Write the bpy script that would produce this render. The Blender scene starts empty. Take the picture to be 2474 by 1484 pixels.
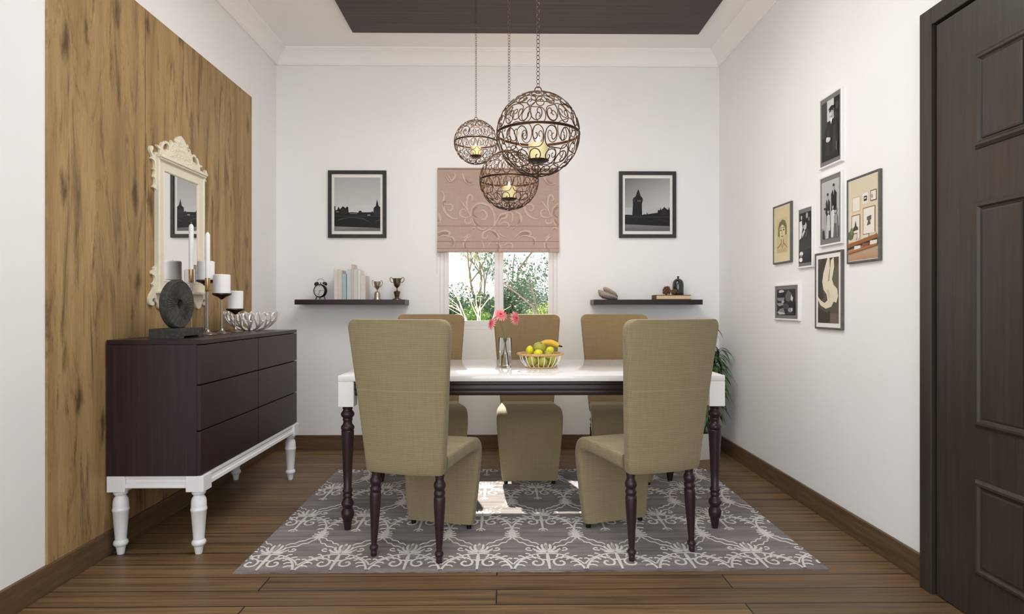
import bpy, bmesh, math, random
from mathutils import Vector, Matrix
from math import sin, cos, pi, radians, sqrt
random.seed(7)
SC = bpy.context.scene
COL = SC.collection
# ------------------------------------------------------------------ camera maths (pixel -> place, used only to look up measurements)
F, CX, CY, TH, EYE = 1500.0, 1237.0, 742.0, radians(0.7), 1.09

def at(u, v, x=None, y=None, z=None):
    a = (u - CX) / F; c = -(v - CY) / F
    r = (a * cos(TH) + sin(TH), -a * sin(TH) + cos(TH), c)
    t = x / r[0] if x is not None else (y / r[1] if y is not None else (z - EYE) / r[2])
    return Vector((r[0] * t, r[1] * t, EYE + r[2] * t))

# ------------------------------------------------------------------ materials
def lin(c):
    f = lambda q: q / 12.92 if q <= 0.04045 else ((q + 0.055) / 1.055) ** 2.4
    return tuple(f(q / 255.0) for q in c) + (1.0,)

class NT:
    def __init__(s, name):
        s.m = bpy.data.materials.new(name); s.m.use_nodes = True
        s.t = s.m.node_tree; s.b = s.t.nodes['Principled BSDF']
    def n(s, typ, **kw):
        nd = s.t.nodes.new(typ)
        for k, v in kw.items():
            if k.startswith('i_'):
                key = k[2:]
                nd.inputs[int(key) if key.isdigit() else key.replace('_', ' ')].default_value = v
            else: setattr(nd, k, v)
        return nd
    def l(s, a, b): s.t.links.new(a, b)
    def coords(s, scale=(1, 1, 1), loc=(0, 0, 0), rot=(0, 0, 0)):
        tc = s.n('ShaderNodeTexCoord'); mp = s.n('ShaderNodeMapping')
        mp.inputs['Scale'].default_value = scale; mp.inputs['Location'].default_value = loc; mp.inputs['Rotation'].default_value = rot
        s.l(tc.outputs['Object'], mp.inputs['Vector']); return mp.outputs['Vector']
    def noise(s, vec, scale=1.0, detail=4.0, rough=0.55, dist=0.0):
        nd = s.n('ShaderNodeTexNoise'); s.l(vec, nd.inputs['Vector'])
        nd.inputs['Scale'].default_value = scale; nd.inputs['Detail'].default_value = detail
        nd.inputs['Roughness'].default_value = rough; nd.inputs['Distortion'].default_value = dist
        return nd.outputs[0]
    def ramp(s, fac, stops, interp='LINEAR'):
        nd = s.n('ShaderNodeValToRGB'); s.l(fac, nd.inputs[0]); cr = nd.color_ramp; cr.interpolation = interp
        while len(cr.elements) < len(stops): cr.elements.new(0.5)
        for e, (p, c) in zip(cr.elements, stops):
            e.position = p; e.color = c if len(c) == 4 else lin(c)
        return nd.outputs[0]
    def mix(s, fac, a, b, mode='MIX'):
        nd = s.n('ShaderNodeMix', data_type='RGBA', blend_type=mode)
        for sock, v in ((nd.inputs[0], fac), (nd.inputs[6], a), (nd.inputs[7], b)):
            if hasattr(v, 'links'): s.l(v, sock)
            else: sock.default_value = v
        return nd.outputs[2]
    def bump(s, h, strength=0.2, dist=0.002):
        nd = s.n('ShaderNodeBump'); nd.inputs['Strength'].default_value = strength; nd.inputs['Distance'].default_value = dist
        s.l(h, nd.inputs['Height']); s.l(nd.outputs[0], s.b.inputs['Normal'])
    def set(s, **kw):
        for k, v in kw.items():
            key = {'col': 'Base Color', 'rough': 'Roughness', 'metal': 'Metallic', 'spec': 'Specular IOR Level', 'coat': 'Coat Weight',
                   'trans': 'Transmission Weight', 'ior': 'IOR', 'sss': 'Subsurface Weight', 'emit': 'Emission Color', 'es': 'Emission Strength', 'sheen': 'Sheen Weight'}[k]
            if hasattr(v, 'links'): s.l(v, s.b.inputs[key])
            else: s.b.inputs[key].default_value = v
        return s.m

M = {}
def plain(name, c, rough=0.5, var=0.06, scale=12.0, bump=0.0, **kw):
    t = NT(name); v = t.coords()
    n = t.noise(v, scale, 3)
    c = lin(c)
    lo = tuple(q * (1 - var) for q in c[:3]) + (1,); hi = tuple(min(1, q * (1 + var)) for q in c[:3]) + (1,)
    t.set(col=t.ramp(n, [(0.3, lo), (0.7, hi)]), rough=rough, **kw)
    if bump: t.bump(t.noise(v, scale * 12, 2), bump, 0.001)
    M[name] = t.m; return t.m

def wood(name, stops, scale, rough=0.45, bump=0.08, spec=0.4, fine=None, **kw):
    """scale: how dense the grain is along object x, y, z (small along the grain)"""
    t = NT(name); v = t.coords(scale)
    n = t.noise(v, 1.0, 6, 0.6, 0.3)
    col = t.ramp(n, stops)
    v2 = t.coords(tuple(q * 5 for q in scale)); n2 = t.noise(v2, 1.0, 3, 0.6)
    col = t.mix(0.35, col, t.ramp(n2, [(0.3, (0.35, 0.35, 0.35, 1)), (0.65, (1, 1, 1, 1))]), 'MULTIPLY')
    t.set(col=col, rough=rough, spec=spec, **kw)
    t.bump(n2, bump, 0.001); M[name] = t.m; return t.m

plain('wall_paint', (239, 239, 239), 0.85, 0.012, 3.0, 0.03)
plain('ceiling_paint', (247, 246, 245), 0.85, 0.012, 3.0)
plain('white_lacquer', (236, 236, 238), 0.32, 0.01)
plain('table_white', (242, 240, 238), 0.12, 0.008, coat=0.3)
plain('window_white', (226, 224, 224), 0.35, 0.01)
wood('baseboard_wood', [(0.25, (84, 64, 44)), (0.55, (106, 82, 58)), (0.8, (122, 97, 70))], (2.5, 2.5, 45), 0.45)
wood('wenge_vertical', [(0.25, (35, 20, 24)), (0.55, (48, 31, 34)), (0.8, (61, 43, 45))], (70, 70, 1.6), 0.38)
wood('wenge_along', [(0.25, (33, 20, 22)), (0.55, (44, 28, 29)), (0.8, (54, 37, 38))], (1.6, 60, 60), 0.35)
wood('wenge_turned', [(0.25, (42, 25, 30)), (0.55, (52, 33, 37)), (0.8, (62, 42, 46))], (40, 40, 4), 0.36)
wood('ceiling_wenge', [(0.25, (52, 38, 36)), (0.5, (66, 52, 49)), (0.8, (86, 70, 66))], (0.7, 55, 55), 0.5, 0.05)
wood('door_wood', [(0.25, (48, 42, 37)), (0.55, (58, 51, 45)), (0.8, (68, 60, 53))], (60, 60, 1.5), 0.42, 0.06)

def mk_floor():
    t = NT('floor_planks')
    v = t.coords((1, 1, 1), (0.03, 0.0563, 0))
    br = t.n('ShaderNodeTexBrick', offset=0.5, offset_frequency=2, squash=1.0, squash_frequency=2)
    t.l(v, br.inputs['Vector'])
    for k, val in {'Color1': (0.0, 0.0, 0.0, 1), 'Color2': (1, 1, 1, 1), 'Mortar': (0.5, 0.5, 0.5, 1), 'Scale': 1.0, 'Mortar Size': 0.003,
                   'Mortar Smooth': 0.2, 'Bias': 0.0, 'Brick Width': 1.83, 'Row Height': 0.1225}.items(): br.inputs[k].default_value = val
    base = t.ramp(br.outputs['Color'], [(0.0, (106, 83, 58)), (0.35, (122, 97, 68)), (0.6, (110, 88, 62)), (1.0, (132, 105, 73))])
    # grain runs along x, shifted per board
    vm = t.n('ShaderNodeVectorMath', operation='MULTIPLY_ADD'); t.l(br.outputs['Color'], vm.inputs[0]); vm.inputs[1].default_value = (7, 3, 0)
    t.l(t.coords((1.3, 30, 1)), vm.inputs[2])
    n = t.noise(vm.outputs[0], 1.0, 7, 0.62, 0.6)
    g = t.ramp(n, [(0.30, (0.30, 0.28, 0.26, 1)), (0.48, (0.92, 0.91, 0.9, 1)), (0.70, (1.45, 1.42, 1.36, 1))])
    col = t.mix(0.75, base, g, 'MULTIPLY')
    vm2 = t.n('ShaderNodeVectorMath', operation='MULTIPLY_ADD'); t.l(br.outputs['Color'], vm2.inputs[0]); vm2.inputs[1].default_value = (5, 9, 0)
    t.l(t.coords((0.6, 8, 1)), vm2.inputs[2])
    wv = t.n('ShaderNodeTexWave', wave_type='BANDS', bands_direction='Y'); t.l(vm2.outputs[0], wv.inputs['Vector'])
    wv.inputs['Scale'].default_value = 1.6; wv.inputs['Distortion'].default_value = 7; wv.inputs['Detail'].default_value = 3
    col = t.mix(0.3, col, t.ramp(wv.outputs[0], [(0.1, (0.55, 0.5, 0.46, 1)), (0.5, (1, 1, 1, 1))]), 'MULTIPLY')
    col = t.mix(br.outputs['Fac'], col, lin((30, 19, 12)))
    t.set(col=col, rough=t.ramp(n, [(0.3, (0.42,) * 3 + (1,)), (0.7, (0.54,) * 3 + (1,))]), spec=0.4)
    t.bump(br.outputs['Fac'], -0.25, 0.002); M['floor'] = t.m
mk_floor()

def mk_oak():
    t = NT('oak_veneer')
    off = t.n('ShaderNodeObjectInfo')
    def shifted(scale):
        vm = t.n('ShaderNodeVectorMath', operation='ADD'); t.l(t.coords(scale), vm.inputs[0]); vm.inputs[1].default_value = (1.7, 3.1, 0.4)
        return vm.outputs[0]
    n = t.noise(shifted((1, 5.2, 0.55)), 1.0, 5, 0.55, 0.5)
    col = t.ramp(n, [(0.28, (136, 110, 72)), (0.45, (160, 132, 89)), (0.6, (173, 145, 101)), (0.78, (155, 127, 85))])
    fine = t.noise(shifted((1, 190, 9)), 1.0, 4, 0.65)
    col = t.mix(0.4, col, t.ramp(fine, [(0.3, (0.66, 0.62, 0.56, 1)), (0.62, (1.08, 1.08, 1.08, 1))]), 'MULTIPLY')
    mid = t.noise(shifted((1, 46, 5.5)), 1.0, 6, 0.7, 1.2)
    col = t.mix(0.45, col, t.ramp(mid, [(0.32, (0.66, 0.62, 0.56, 1)), (0.5, (1, 1, 1, 1)), (0.7, (1.16, 1.15, 1.12, 1))]), 'MULTIPLY')
    # strips of timber glued side by side
    wv = t.n('ShaderNodeTexWave', wave_type='BANDS', bands_direction='Y'); t.l(shifted((1, 1.45, 0.02)), wv.inputs['Vector'])
    wv.inputs['Scale'].default_value = 1.6; wv.inputs['Distortion'].default_value = 0.6; wv.inputs['Detail'].default_value = 2
    col = t.mix(0.28, col, t.ramp(wv.outputs[0], [(0.05, (0.6, 0.55, 0.48, 1)), (0.4, (1, 1, 1, 1))]), 'MULTIPLY')
    # dark heart streaks
    s1 = t.noise(shifted((1, 10.0, 1.5)), 1.0, 9, 0.72, 1.6)
    m1 = t.ramp(s1, [(0.52, (0, 0, 0, 1)), (0.66, (1, 1, 1, 1))])
    col = t.mix(m1, col, t.mix(0.78, col, lin((80, 57, 34))))
    # knots: stretched cells
    vo = t.n('ShaderNodeTexVoronoi'); t.l(shifted((1, 7.5, 2.6)), vo.inputs['Vector']); vo.inputs['Scale'].default_value = 1.0; vo.inputs['Randomness'].default_value = 1.0
    wob = t.noise(shifted((1, 40, 12)), 1.0, 3)
    ad = t.n('ShaderNodeMath', operation='MULTIPLY_ADD'); t.l(wob, ad.inputs[0]); ad.inputs[1].default_value = 0.42; t.l(vo.outputs['Distance'], ad.inputs[2])
    k = t.ramp(ad.outputs[0], [(0.28, (1, 1, 1, 1)), (0.46, (0, 0, 0, 1))])
    col = t.mix(k, col, t.mix(0.8, col, lin((58, 38, 22))))
    t.set(col=col, rough=0.55, spec=0.3); t.bump(fine, 0.06, 0.001); M['oak'] = t.m
mk_oak()

def mk_fabric(key, nm, ca, cb):
    t = NT(nm)
    w1 = t.n('ShaderNodeTexWave', wave_type='BANDS', bands_direction='Z'); t.l(t.coords((1, 1, 1)), w1.inputs['Vector']); w1.inputs['Scale'].default_value = 38; w1.inputs['Distortion'].default_value = 1.2; w1.inputs['Detail'].default_value = 2; w1.inputs['Detail Scale'].default_value = 3
    w2 = t.n('ShaderNodeTexWave', wave_type='BANDS', bands_direction='X'); t.l(t.coords((1, 1, 1)), w2.inputs['Vector']); w2.inputs['Scale'].default_value = 42; w2.inputs['Distortion'].default_value = 1.0; w2.inputs['Detail'].default_value = 2
    slub = t.noise(t.coords((9, 9, 160)), 1.0, 3); slub2 = t.noise(t.coords((150, 60, 5)), 1.0, 3)
    col = t.mix(w1.outputs[0], lin(ca), lin(cb))
    col = t.mix(0.3, col, t.ramp(w2.outputs[0], [(0.0, (0.75, 0.74, 0.70, 1)), (0.5, (1, 1, 1, 1))]), 'MULTIPLY')
    col = t.mix(0.35, col, t.ramp(slub, [(0.3, (0.8, 0.79, 0.76, 1)), (0.65, (1.05, 1.05, 1.05, 1))]), 'MULTIPLY')
    col = t.mix(0.4, col, t.ramp(slub2, [(0.3, (0.84, 0.83, 0.8, 1)), (0.65, (1.05, 1.05, 1.05, 1))]), 'MULTIPLY')
    t.set(col=col, rough=0.8, spec=0.25, sheen=0.15)
    t.bump(w1.outputs[0], 0.12, 0.001); M[key] = t.m
mk_fabric('fabric', 'beige_weave', (143, 130, 100), (153, 140, 109)); mk_fabric('fabric_tan', 'tan_weave', (139, 117, 84), (149, 127, 93))
plain('fabric_trim', (158, 144, 114), 0.8, 0.05, 60)
plain('black_foot', (14, 12, 12), 0.5)

def mk_rug():
    t = NT('rug_ground')
    n = t.noise(t.coords((2.2, 26, 1)), 1.0, 5, 0.6, 0.5); f = t.noise(t.coords((1, 1, 1)), 260, 2)
    col = t.ramp(n, [(0.3, (104, 94, 95)), (0.5, (128, 120, 118)), (0.7, (150, 143, 140))])
    col = t.mix(0.35, col, t.ramp(f, [(0.3, (0.6, 0.6, 0.6, 1)), (0.6, (1.08, 1.08, 1.08, 1))]), 'MULTIPLY')
    t.set(col=col, rough=0.95, spec=0.1, sheen=0.2); t.bump(f, 0.6, 0.004); M['rug_ground'] = t.m
    t = NT('rug_scroll')
    f = t.noise(t.coords(), 260, 2)
    t.set(col=t.mix(0.35, lin((222, 217, 212)), t.ramp(f, [(0.3, (0.7, 0.7, 0.7, 1)), (0.6, (1.05, 1.05, 1.05, 1))]), 'MULTIPLY'), rough=0.95, spec=0.1, sheen=0.2)
    t.bump(f, 0.6, 0.004); M['rug_scroll'] = t.m
mk_rug()

def mk_blind():
    for nm, c in (('blind_ground', (181, 159, 147)), ('blind_pale', (202, 180, 165)), ('blind_dark', (162, 138, 124))):
        t = NT(nm)
        n1 = t.noise(t.coords((220, 1, 8)), 1.0, 3); n2 = t.noise(t.coords((8, 1, 220)), 1.0, 3)
        col = t.mix(0.3, lin(c), t.ramp(n1, [(0.3, (0.75, 0.75, 0.75, 1)), (0.6, (1.05, 1.05, 1.05, 1))]), 'MULTIPLY')
        col = t.mix(0.3, col, t.ramp(n2, [(0.3, (0.75, 0.75, 0.75, 1)), (0.6, (1.05, 1.05, 1.05, 1))]), 'MULTIPLY')
        t.set(col=col, rough=0.75, spec=0.25); t.bump(n2, 0.1, 0.001); M[nm] = t.m
mk_blind()

def mk_print():
    t = NT('photo_print'); a = t.n('ShaderNodeAttribute', attribute_name='Col')
    v = t.noise(t.coords(), 90, 3)
    t.set(col=t.mix(0.2, a.outputs['Color'], t.ramp(v, [(0.3, (0.7, 0.7, 0.7, 1)), (0.7, (1.1, 1.1, 1.1, 1))]), 'MULTIPLY'), rough=0.45, spec=0.3); M['print'] = t.m
mk_print()
wood('frame_black', [(0.3, (40, 37, 35)), (0.7, (58, 54, 51))], (30, 30, 30), 0.5)
wood('frame_grey', [(0.3, (88, 86, 84)), (0.7, (106, 103, 100))], (30, 30, 30), 0.5)
plain('frame_white', (236, 234, 233), 0.4, 0.01)
plain('mat_white', (232, 229, 226), 0.8, 0.01)
plain('mat_grey', (118, 117, 115), 0.8, 0.02)
plain('ivory_carved', (224, 217, 196), 0.42, 0.03, 30)
t = NT('mirror_glass'); t.set(col=t.ramp(t.noise(t.coords(), 2.0, 1), [(0, (0.93, 0.93, 0.94, 1)), (1, (0.95, 0.95, 0.95, 1))]), metal=1.0, rough=0.004); M['mirror'] = t.m
wood('iron', [(0.3, (46, 34, 27)), (0.7, (80, 60, 46))], (60, 60, 60), 0.45, metal=0.6)
plain('brass', (176, 148, 108), 0.28, 0.06, 20, metal=0.9)
plain('holder_metal', (150, 142, 136), 0.3, 0.05, 20, metal=0.9)
plain('bronze_dark', (72, 58, 44), 0.35, 0.1, 40, metal=0.8)
plain('wax_white', (238, 238, 240), 0.5, 0.01, sss=0.15)
t = NT('wax_lit'); t.set(col=t.ramp(t.noise(t.coords(), 20, 2), [(0, lin((238, 222, 166))), (1, lin((245, 233, 184)))]), rough=0.5, sss=0.4); t.b.inputs['Subsurface Radius'].default_value = (0.03, 0.02, 0.01); M['wax_lit'] = t.m
t = NT('flame'); t.set(col=(1, 0.8, 0.4, 1), emit=t.ramp(t.noise(t.coords(), 30, 1), [(0, (1, 0.62, 0.22, 1)), (1, (1, 0.8, 0.45, 1))]), es=14.0); M['flame'] = t.m
def mk_stone():
    t = NT('dark_stone'); n = t.noise(t.coords(), 60, 6, 0.7); n2 = t.noise(t.coords((1, 1, 1)), 240, 2)
    t.set(col=t.ramp(n, [(0.3, (50, 49, 47)), (0.55, (70, 68, 66)), (0.75, (94, 91, 88))]), rough=0.85, spec=0.2); t.bump(n, 0.5, 0.003); M['stone'] = t.m
mk_stone()
plain('chrome_white', (232, 229, 227), 0.22, 0.02, 30, metal=0.25)
plain('silver_old', (176, 168, 158), 0.3, 0.12, 60, metal=0.9)
plain('bronze_cup', (112, 98, 80), 0.3, 0.15, 60, metal=0.9)
plain('black_enamel', (18, 18, 19), 0.3, 0.05)
plain('dark_glaze', (34, 34, 34), 0.16, 0.05, 10, coat=0.5)
plain('clock_dial', (214, 212, 209), 0.5, 0.02)
plain('pot_white', (214, 210, 208), 0.45, 0.02)
plain('soil', (48, 40, 34), 0.95, 0.3, 60, 0.6)
plain('stem_brown', (88, 66, 44), 0.8, 0.2, 60)
plain('stem_green', (96, 122, 62), 0.6, 0.1, 60)
plain('plant_leaf', (54, 86, 40), 0.45, 0.3, 25)
plain('petal_pink', (232, 112, 122), 0.6, 0.12, 60)
plain('petal_pale', (244, 170, 168), 0.6, 0.1, 60)
plain('flower_heart', (168, 44, 62), 0.8, 0.2, 120, 0.4)
plain('lemon_skin', (222, 214, 40), 0.4, 0.08, 40, 0.1)
plain('guava_skin', (168, 164, 62), 0.45, 0.16, 40, 0.1)
plain('banana_skin', (222, 178, 52), 0.5, 0.1, 30)
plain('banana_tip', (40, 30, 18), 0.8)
wood('basket_wood', [(0.3, (198, 148, 92)), (0.7, (224, 180, 122))], (40, 40, 40), 0.5)
plain('basket_wire', (244, 240, 232), 0.4, 0.02)
def mk_shell():
    t = NT('shell_stone')
    wv = t.n('ShaderNodeTexWave', wave_type='BANDS', bands_direction='X'); t.l(t.coords(), wv.inputs['Vector']); wv.inputs['Scale'].default_value = 34; wv.inputs['Distortion'].default_value = 9; wv.inputs['Detail'].default_value = 3
    t.set(col=t.ramp(wv.outputs[0], [(0.05, (142, 128, 121)), (0.4, (164, 150, 142)), (0.9, (182, 169, 161))]), rough=0.75); t.bump(wv.outputs[0], 0.5, 0.004); M['shell'] = t.m
mk_shell()
plain('cone_brown', (112, 82, 56), 0.8, 0.3, 90)
plain('book_cover_old', (104, 74, 58), 0.7, 0.1)
plain('paper', (216, 190, 158), 0.85, 0.06, 80)
def glass(name, ior, tint=(1, 1, 1, 1), rough=0.0):
    t = NT(name); t.set(col=t.ramp(t.noise(t.coords(), 1, 0), [(0, tint), (1, tint)]), trans=1.0, rough=rough, ior=ior); M[name] = t.m
glass('vase_glass', 1.20, (0.99, 1.0, 0.995, 1)); glass('water', 1.33, (0.96, 0.98, 0.96, 1))
def mk_pane():
    t = NT('window_glass'); fr = t.n('ShaderNodeFresnel'); fr.inputs[0].default_value = 1.15
    tr = t.n('ShaderNodeBsdfTransparent'); tr.inputs[0].default_value = (0.97, 0.98, 0.98, 1); gl = t.n('ShaderNodeBsdfGlossy'); gl.inputs['Roughness'].default_value = 0.0
    mx = t.n('ShaderNodeMixShader'); t.l(fr.outputs[0], mx.inputs[0]); t.l(tr.outputs[0], mx.inputs[1]); t.l(gl.outputs[0], mx.inputs[2])
    t.l(mx.outputs[0], t.t.nodes['Material Output'].inputs['Surface']); M['pane'] = t.m
mk_pane()
plain('bark_pale', (196, 188, 178), 0.9, 0.2, 30)
plain('bark_brown', (120, 104, 92), 0.9, 0.25, 30)
for nm, c in (('leaf_dark', (50, 80, 38)), ('leaf_mid', (98, 132, 50)), ('leaf_light', (156, 174, 84)), ('leaf_blue', (62, 90, 56))):
    t = NT(nm); oi = t.noise(t.coords((1, 1, 1)), 5.0, 2); c = lin(c)
    t.set(col=t.ramp(oi, [(0.3, tuple(q * 0.6 for q in c[:3]) + (1,)), (0.7, tuple(min(1, q * 1.4) for q in c[:3]) + (1,))]), rough=0.5); t.b.inputs['Transmission Weight'].default_value = 0.0; M[nm] = t.m
plain('garden_soil', (206, 200, 190), 0.95, 0.1, 4)

# ------------------------------------------------------------------ mesh building
class MB:
    def __init__(s): s.v = []; s.f = []; s.mi = []; s.cur = 0
    def add(s, verts, faces):
        o = len(s.v); s.v += [tuple(p) for p in verts]; s.f += [tuple(i + o for i in f) for f in faces]; s.mi += [s.cur] * len(faces); return s
    def addbm(s, bm):
        bm.verts.ensure_lookup_table()
        for i, p in enumerate(bm.verts): p.index = i
        s.add([p.co[:] for p in bm.verts], [[q.index for q in f.verts] for f in bm.faces]); bm.free(); return s
    def box(s, a, b, bev=0.0, seg=2):
        bm = bmesh.new(); bmesh.ops.create_cube(bm, size=1.0)
        a = Vector(a); b = Vector(b); d = b - a; c = (a + b) / 2
        for p in bm.verts: p.co = Vector((p.co.x * d.x, p.co.y * d.y, p.co.z * d.z)) + c
        if bev: bmesh.ops.bevel(bm, geom=bm.edges[:], offset=min(bev, min(abs(q) for q in d) * 0.45), segments=seg, affect='EDGES', profile=0.5)
        return s.addbm(bm)
    def lathe(s, prof, n=20, c=(0, 0, 0), sx=1.0, sy=1.0, caps=True):
        vs = []; fs = []
        for r, z in prof:
            for i in range(n):
                a = 2 * pi * i / n; vs.append((c[0] + r * cos(a) * sx, c[1] + r * sin(a) * sy, c[2] + z))
        m = len(prof)
        for j in range(m - 1):
            for i in range(n):
                k = (i + 1) % n; fs.append((j * n + i, j * n + k, (j + 1) * n + k, (j + 1) * n + i))
        if caps and prof[0][0] > 1e-6: fs.append(tuple(range(n))[::-1])
        if caps and prof[-1][0] > 1e-6: fs.append(tuple((m - 1) * n + i for i in range(n)))
        return s.add(vs, fs)
    def tube(s, pts, r, n=6, closed=False, caps=True, flat=1.0):
        pts = [Vector(p) for p in pts]; m = len(pts)
        rs = r if isinstance(r, (list, tuple)) else [r] * m
        vs = []; fs = []; up = None
        for i, p in enumerate(pts):
            if closed: tg = pts[(i + 1) % m] - pts[i - 1]
            else: tg = pts[min(i + 1, m - 1)] - pts[max(i - 1, 0)]
            if tg.length < 1e-9: tg = Vector((0, 0, 1))
            tg.normalize()
            if up is None:
                up = Vector((0, 0, 1)) if abs(tg.z) < 0.9 else Vector((1, 0, 0))
            side = tg.cross(up)
            if side.length < 1e-6: side = tg.orthogonal()
            side.normalize(); up = side.cross(tg).normalized()
            for k in range(n):
                a = 2 * pi * k / n; vs.append(p + (side * cos(a) + up * sin(a) * flat) * rs[i])
        for i in range(m if closed else m - 1):
            j = (i + 1) % m
            for k in range(n):
                l = (k + 1) % n; fs.append((i * n + k, i * n + l, j * n + l, j * n + k))
        if caps and not closed: fs += [tuple(range(n))[::-1], tuple((m - 1) * n + k for k in range(n))]
        return s.add(vs, fs)
    def loft(s, secs, cap=True):
        n = len(secs[0]); vs = [p for sec in secs for p in sec]; fs = []
        for j in range(len(secs) - 1):
            for i in range(n):
                k = (i + 1) % n; fs.append((j * n + i, j * n + k, (j + 1) * n + k, (j + 1) * n + i))
        if cap: fs += [tuple(range(n))[::-1], tuple((len(secs) - 1) * n + i for i in range(n))]
        return s.add(vs, fs)
    def ball(s, c, r, n=12, m=8, sc=(1, 1, 1)):
        prof = [(max(1e-7, sin(pi * j / m)) if 0 < j < m else 0.0, -cos(pi * j / m)) for j in range(m + 1)]
        vs = []; fs = []
        for q, z in prof:
            for i in range(n):
                a = 2 * pi * i / n; vs.append((c[0] + r * q * cos(a) * sc[0], c[1] + r * q * sin(a) * sc[1], c[2] + r * z * sc[2]))
        for j in range(m):
            for i in range(n):
                k = (i + 1) % n; fs.append((j * n + i, j * n + k, (j + 1) * n + k, (j + 1) * n + i))
        o = len(s.v); s.add(vs, fs); return s
    def prism(s, outline, holes=(), t0=0.0, t1=0.01, axis='Y'):
        """outline in (a, b): extruded between t0 and t1; axis Y maps (a,b,t)->(a,t,b), Z maps to (a,b,t), X maps to (t,a,b)"""
        bm = bmesh.new(); es = []
        for loop in [outline] + list(holes):
            vs = [bm.verts.new((p[0], p[1], 0)) for p in loop]
            es += [bm.edges.new((vs[i], vs[(i + 1) % len(vs)])) for i in range(len(vs))]
        bmesh.ops.triangle_fill(bm, use_beauty=True, use_dissolve=False, edges=es)
        fl = bm.faces[:]
        r = bmesh.ops.extrude_face_region(bm, geom=fl)
        mv = [g for g in r['geom'] if isinstance(g, bmesh.types.BMVert)]
        for p in bm.verts: p.co.z = t0
        for p in mv: p.co.z = t1
        bmesh.ops.recalc_face_normals(bm, faces=bm.faces[:])
        for p in bm.verts:
            a, b, t = p.co; p.co = Vector((a, t, b)) if axis == 'Y' else (Vector((a, b, t)) if axis == 'Z' else Vector((t, a, b)))
        return s.addbm(bm)
    def move(s, i0, mat):
        for i in range(i0, len(s.v)): s.v[i] = tuple(mat @ Vector(s.v[i]))
    def build(s, name, mats, parent=None, loc=(0, 0, 0), smooth=40, rot=None, recalc=True):
        me = bpy.data.meshes.new(name); me.from_pydata(s.v, [], s.f)
        for m in (mats if isinstance(mats, (list, tuple)) else [mats]): me.materials.append(M[m] if isinstance(m, str) else m)
        for p, i in zip(me.polygons, s.mi): p.material_index = i
        if recalc:
            bm = bmesh.new(); bm.from_mesh(me); bmesh.ops.recalc_face_normals(bm, faces=bm.faces[:]); bm.to_mesh(me); bm.free()
        if smooth:
            me.polygons.foreach_set('use_smooth', [True] * len(me.polygons)); me.set_sharp_from_angle(angle=radians(smooth))
        me.update()
        o = bpy.data.objects.new(name, me); COL.objects.link(o); o.location = loc
        if rot: o.rotation_euler = rot
        if parent: o.parent = parent
        return o

def tag(o, label=None, cat=None, group=None, kind=None):
    if label: o['label'] = label
    if cat: o['category'] = cat
    if group: o['group'] = group
    if kind: o['kind'] = kind
    return o
def thing(name, label, cat, loc, rz=0.0, group=None):
    o = bpy.data.objects.new(name, None); COL.objects.link(o); o.empty_display_size = 0.05
    o.location = loc; o.rotation_euler = (0, 0, rz)
    return tag(o, label, cat, group)
def struct(o, label=None, cat=None): return tag(o, label, cat, None, 'structure')
def copy_tree(o, parent=None):
    c = o.copy(); COL.objects.link(c); c.parent = parent
    for ch in o.children: copy_tree(ch, c)
    return c
def dup(o, label, loc, rz):
    c = copy_tree(o); c.location = loc; c.rotation_euler = (0, 0, rz); c['label'] = label; return c

def spline(pts, per=6, closed=False):
    P = [Vector(p) for p in pts]; out = []; n = len(P)
    for i in range(n if closed else n - 1):
        p0 = P[i - 1] if (i or closed) else P[0]; p1 = P[i]; p2 = P[(i + 1) % n]; p3 = P[(i + 2) % n] if (closed or i + 2 < n) else P[-1]
        for k in range(per):
            t = k / per
            out.append(0.5 * ((2 * p1) + (p2 - p0) * t + (2 * p0 - 5 * p1 + 4 * p2 - p3) * t * t + (3 * p1 - p0 - 3 * p2 + p3) * t ** 3))
    if not closed: out.append(P[-1])
    return out

# ------------------------------------------------------------------ room
XL, XR, YB, YF, ZC = -1.749, 1.662, 4.785, -2.2, 3.05
WX0, WX1, WZ0, WZ1 = -0.497, 0.408, 0.918, 2.10     # window opening
struct(MB().box((XL - 0.2, YF - 0.2, -0.12), (XR + 0.2, YB + 0.2, 0)).build('floor', 'floor', smooth=0), 'brown wooden plank floor', 'floor')
struct(MB().box((XL - 0.2, YF - 0.2, ZC), (XR + 0.2, YB + 0.2, ZC + 0.12)).build('ceiling', 'ceiling_paint', smooth=0), 'white painted ceiling', 'ceiling')
b = MB(); b.box((XL - 0.2, 0.4, 0), (XL, YB + 0.2, ZC)).box((XL - 0.2, YF - 0.2, 0), (XL, -1.8, ZC)).box((XL - 0.2, -1.8, 0), (XL, 0.4, 0.5)).box((XL - 0.2, -1.8, 2.5), (XL, 0.4, ZC))  # unseen opening towards the rear, added to let the side fill in
struct(b.build('wall_left', 'wall_paint', smooth=0), 'white left wall', 'wall')
DY0, DY1, DZ = 1.44, 2.40, 2.226
b = MB(); b.box((XR, YF - 0.2, 0), (XR + 0.2, DY0, ZC)).box((XR, DY1, 0), (XR + 0.2, YB + 0.2, ZC)).box((XR, DY0, DZ), (XR + 0.2, DY1, ZC)).box((XR + 0.12, DY0, 0), (XR + 0.2, DY1, DZ))
struct(b.build('wall_right', 'wall_paint', smooth=0), 'white right wall', 'wall')
b = MB(); b.box((XL, YB, 0), (WX0, YB + 0.2, ZC)).box((WX1, YB, 0), (XR, YB + 0.2, ZC)).box((WX0, YB, 0), (WX1, YB + 0.2, WZ0)).box((WX0, YB, WZ1), (WX1, YB + 0.2, ZC))
struct(b.build('wall_back', 'wall_paint', smooth=0), 'white back wall with the window', 'wall')
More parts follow.
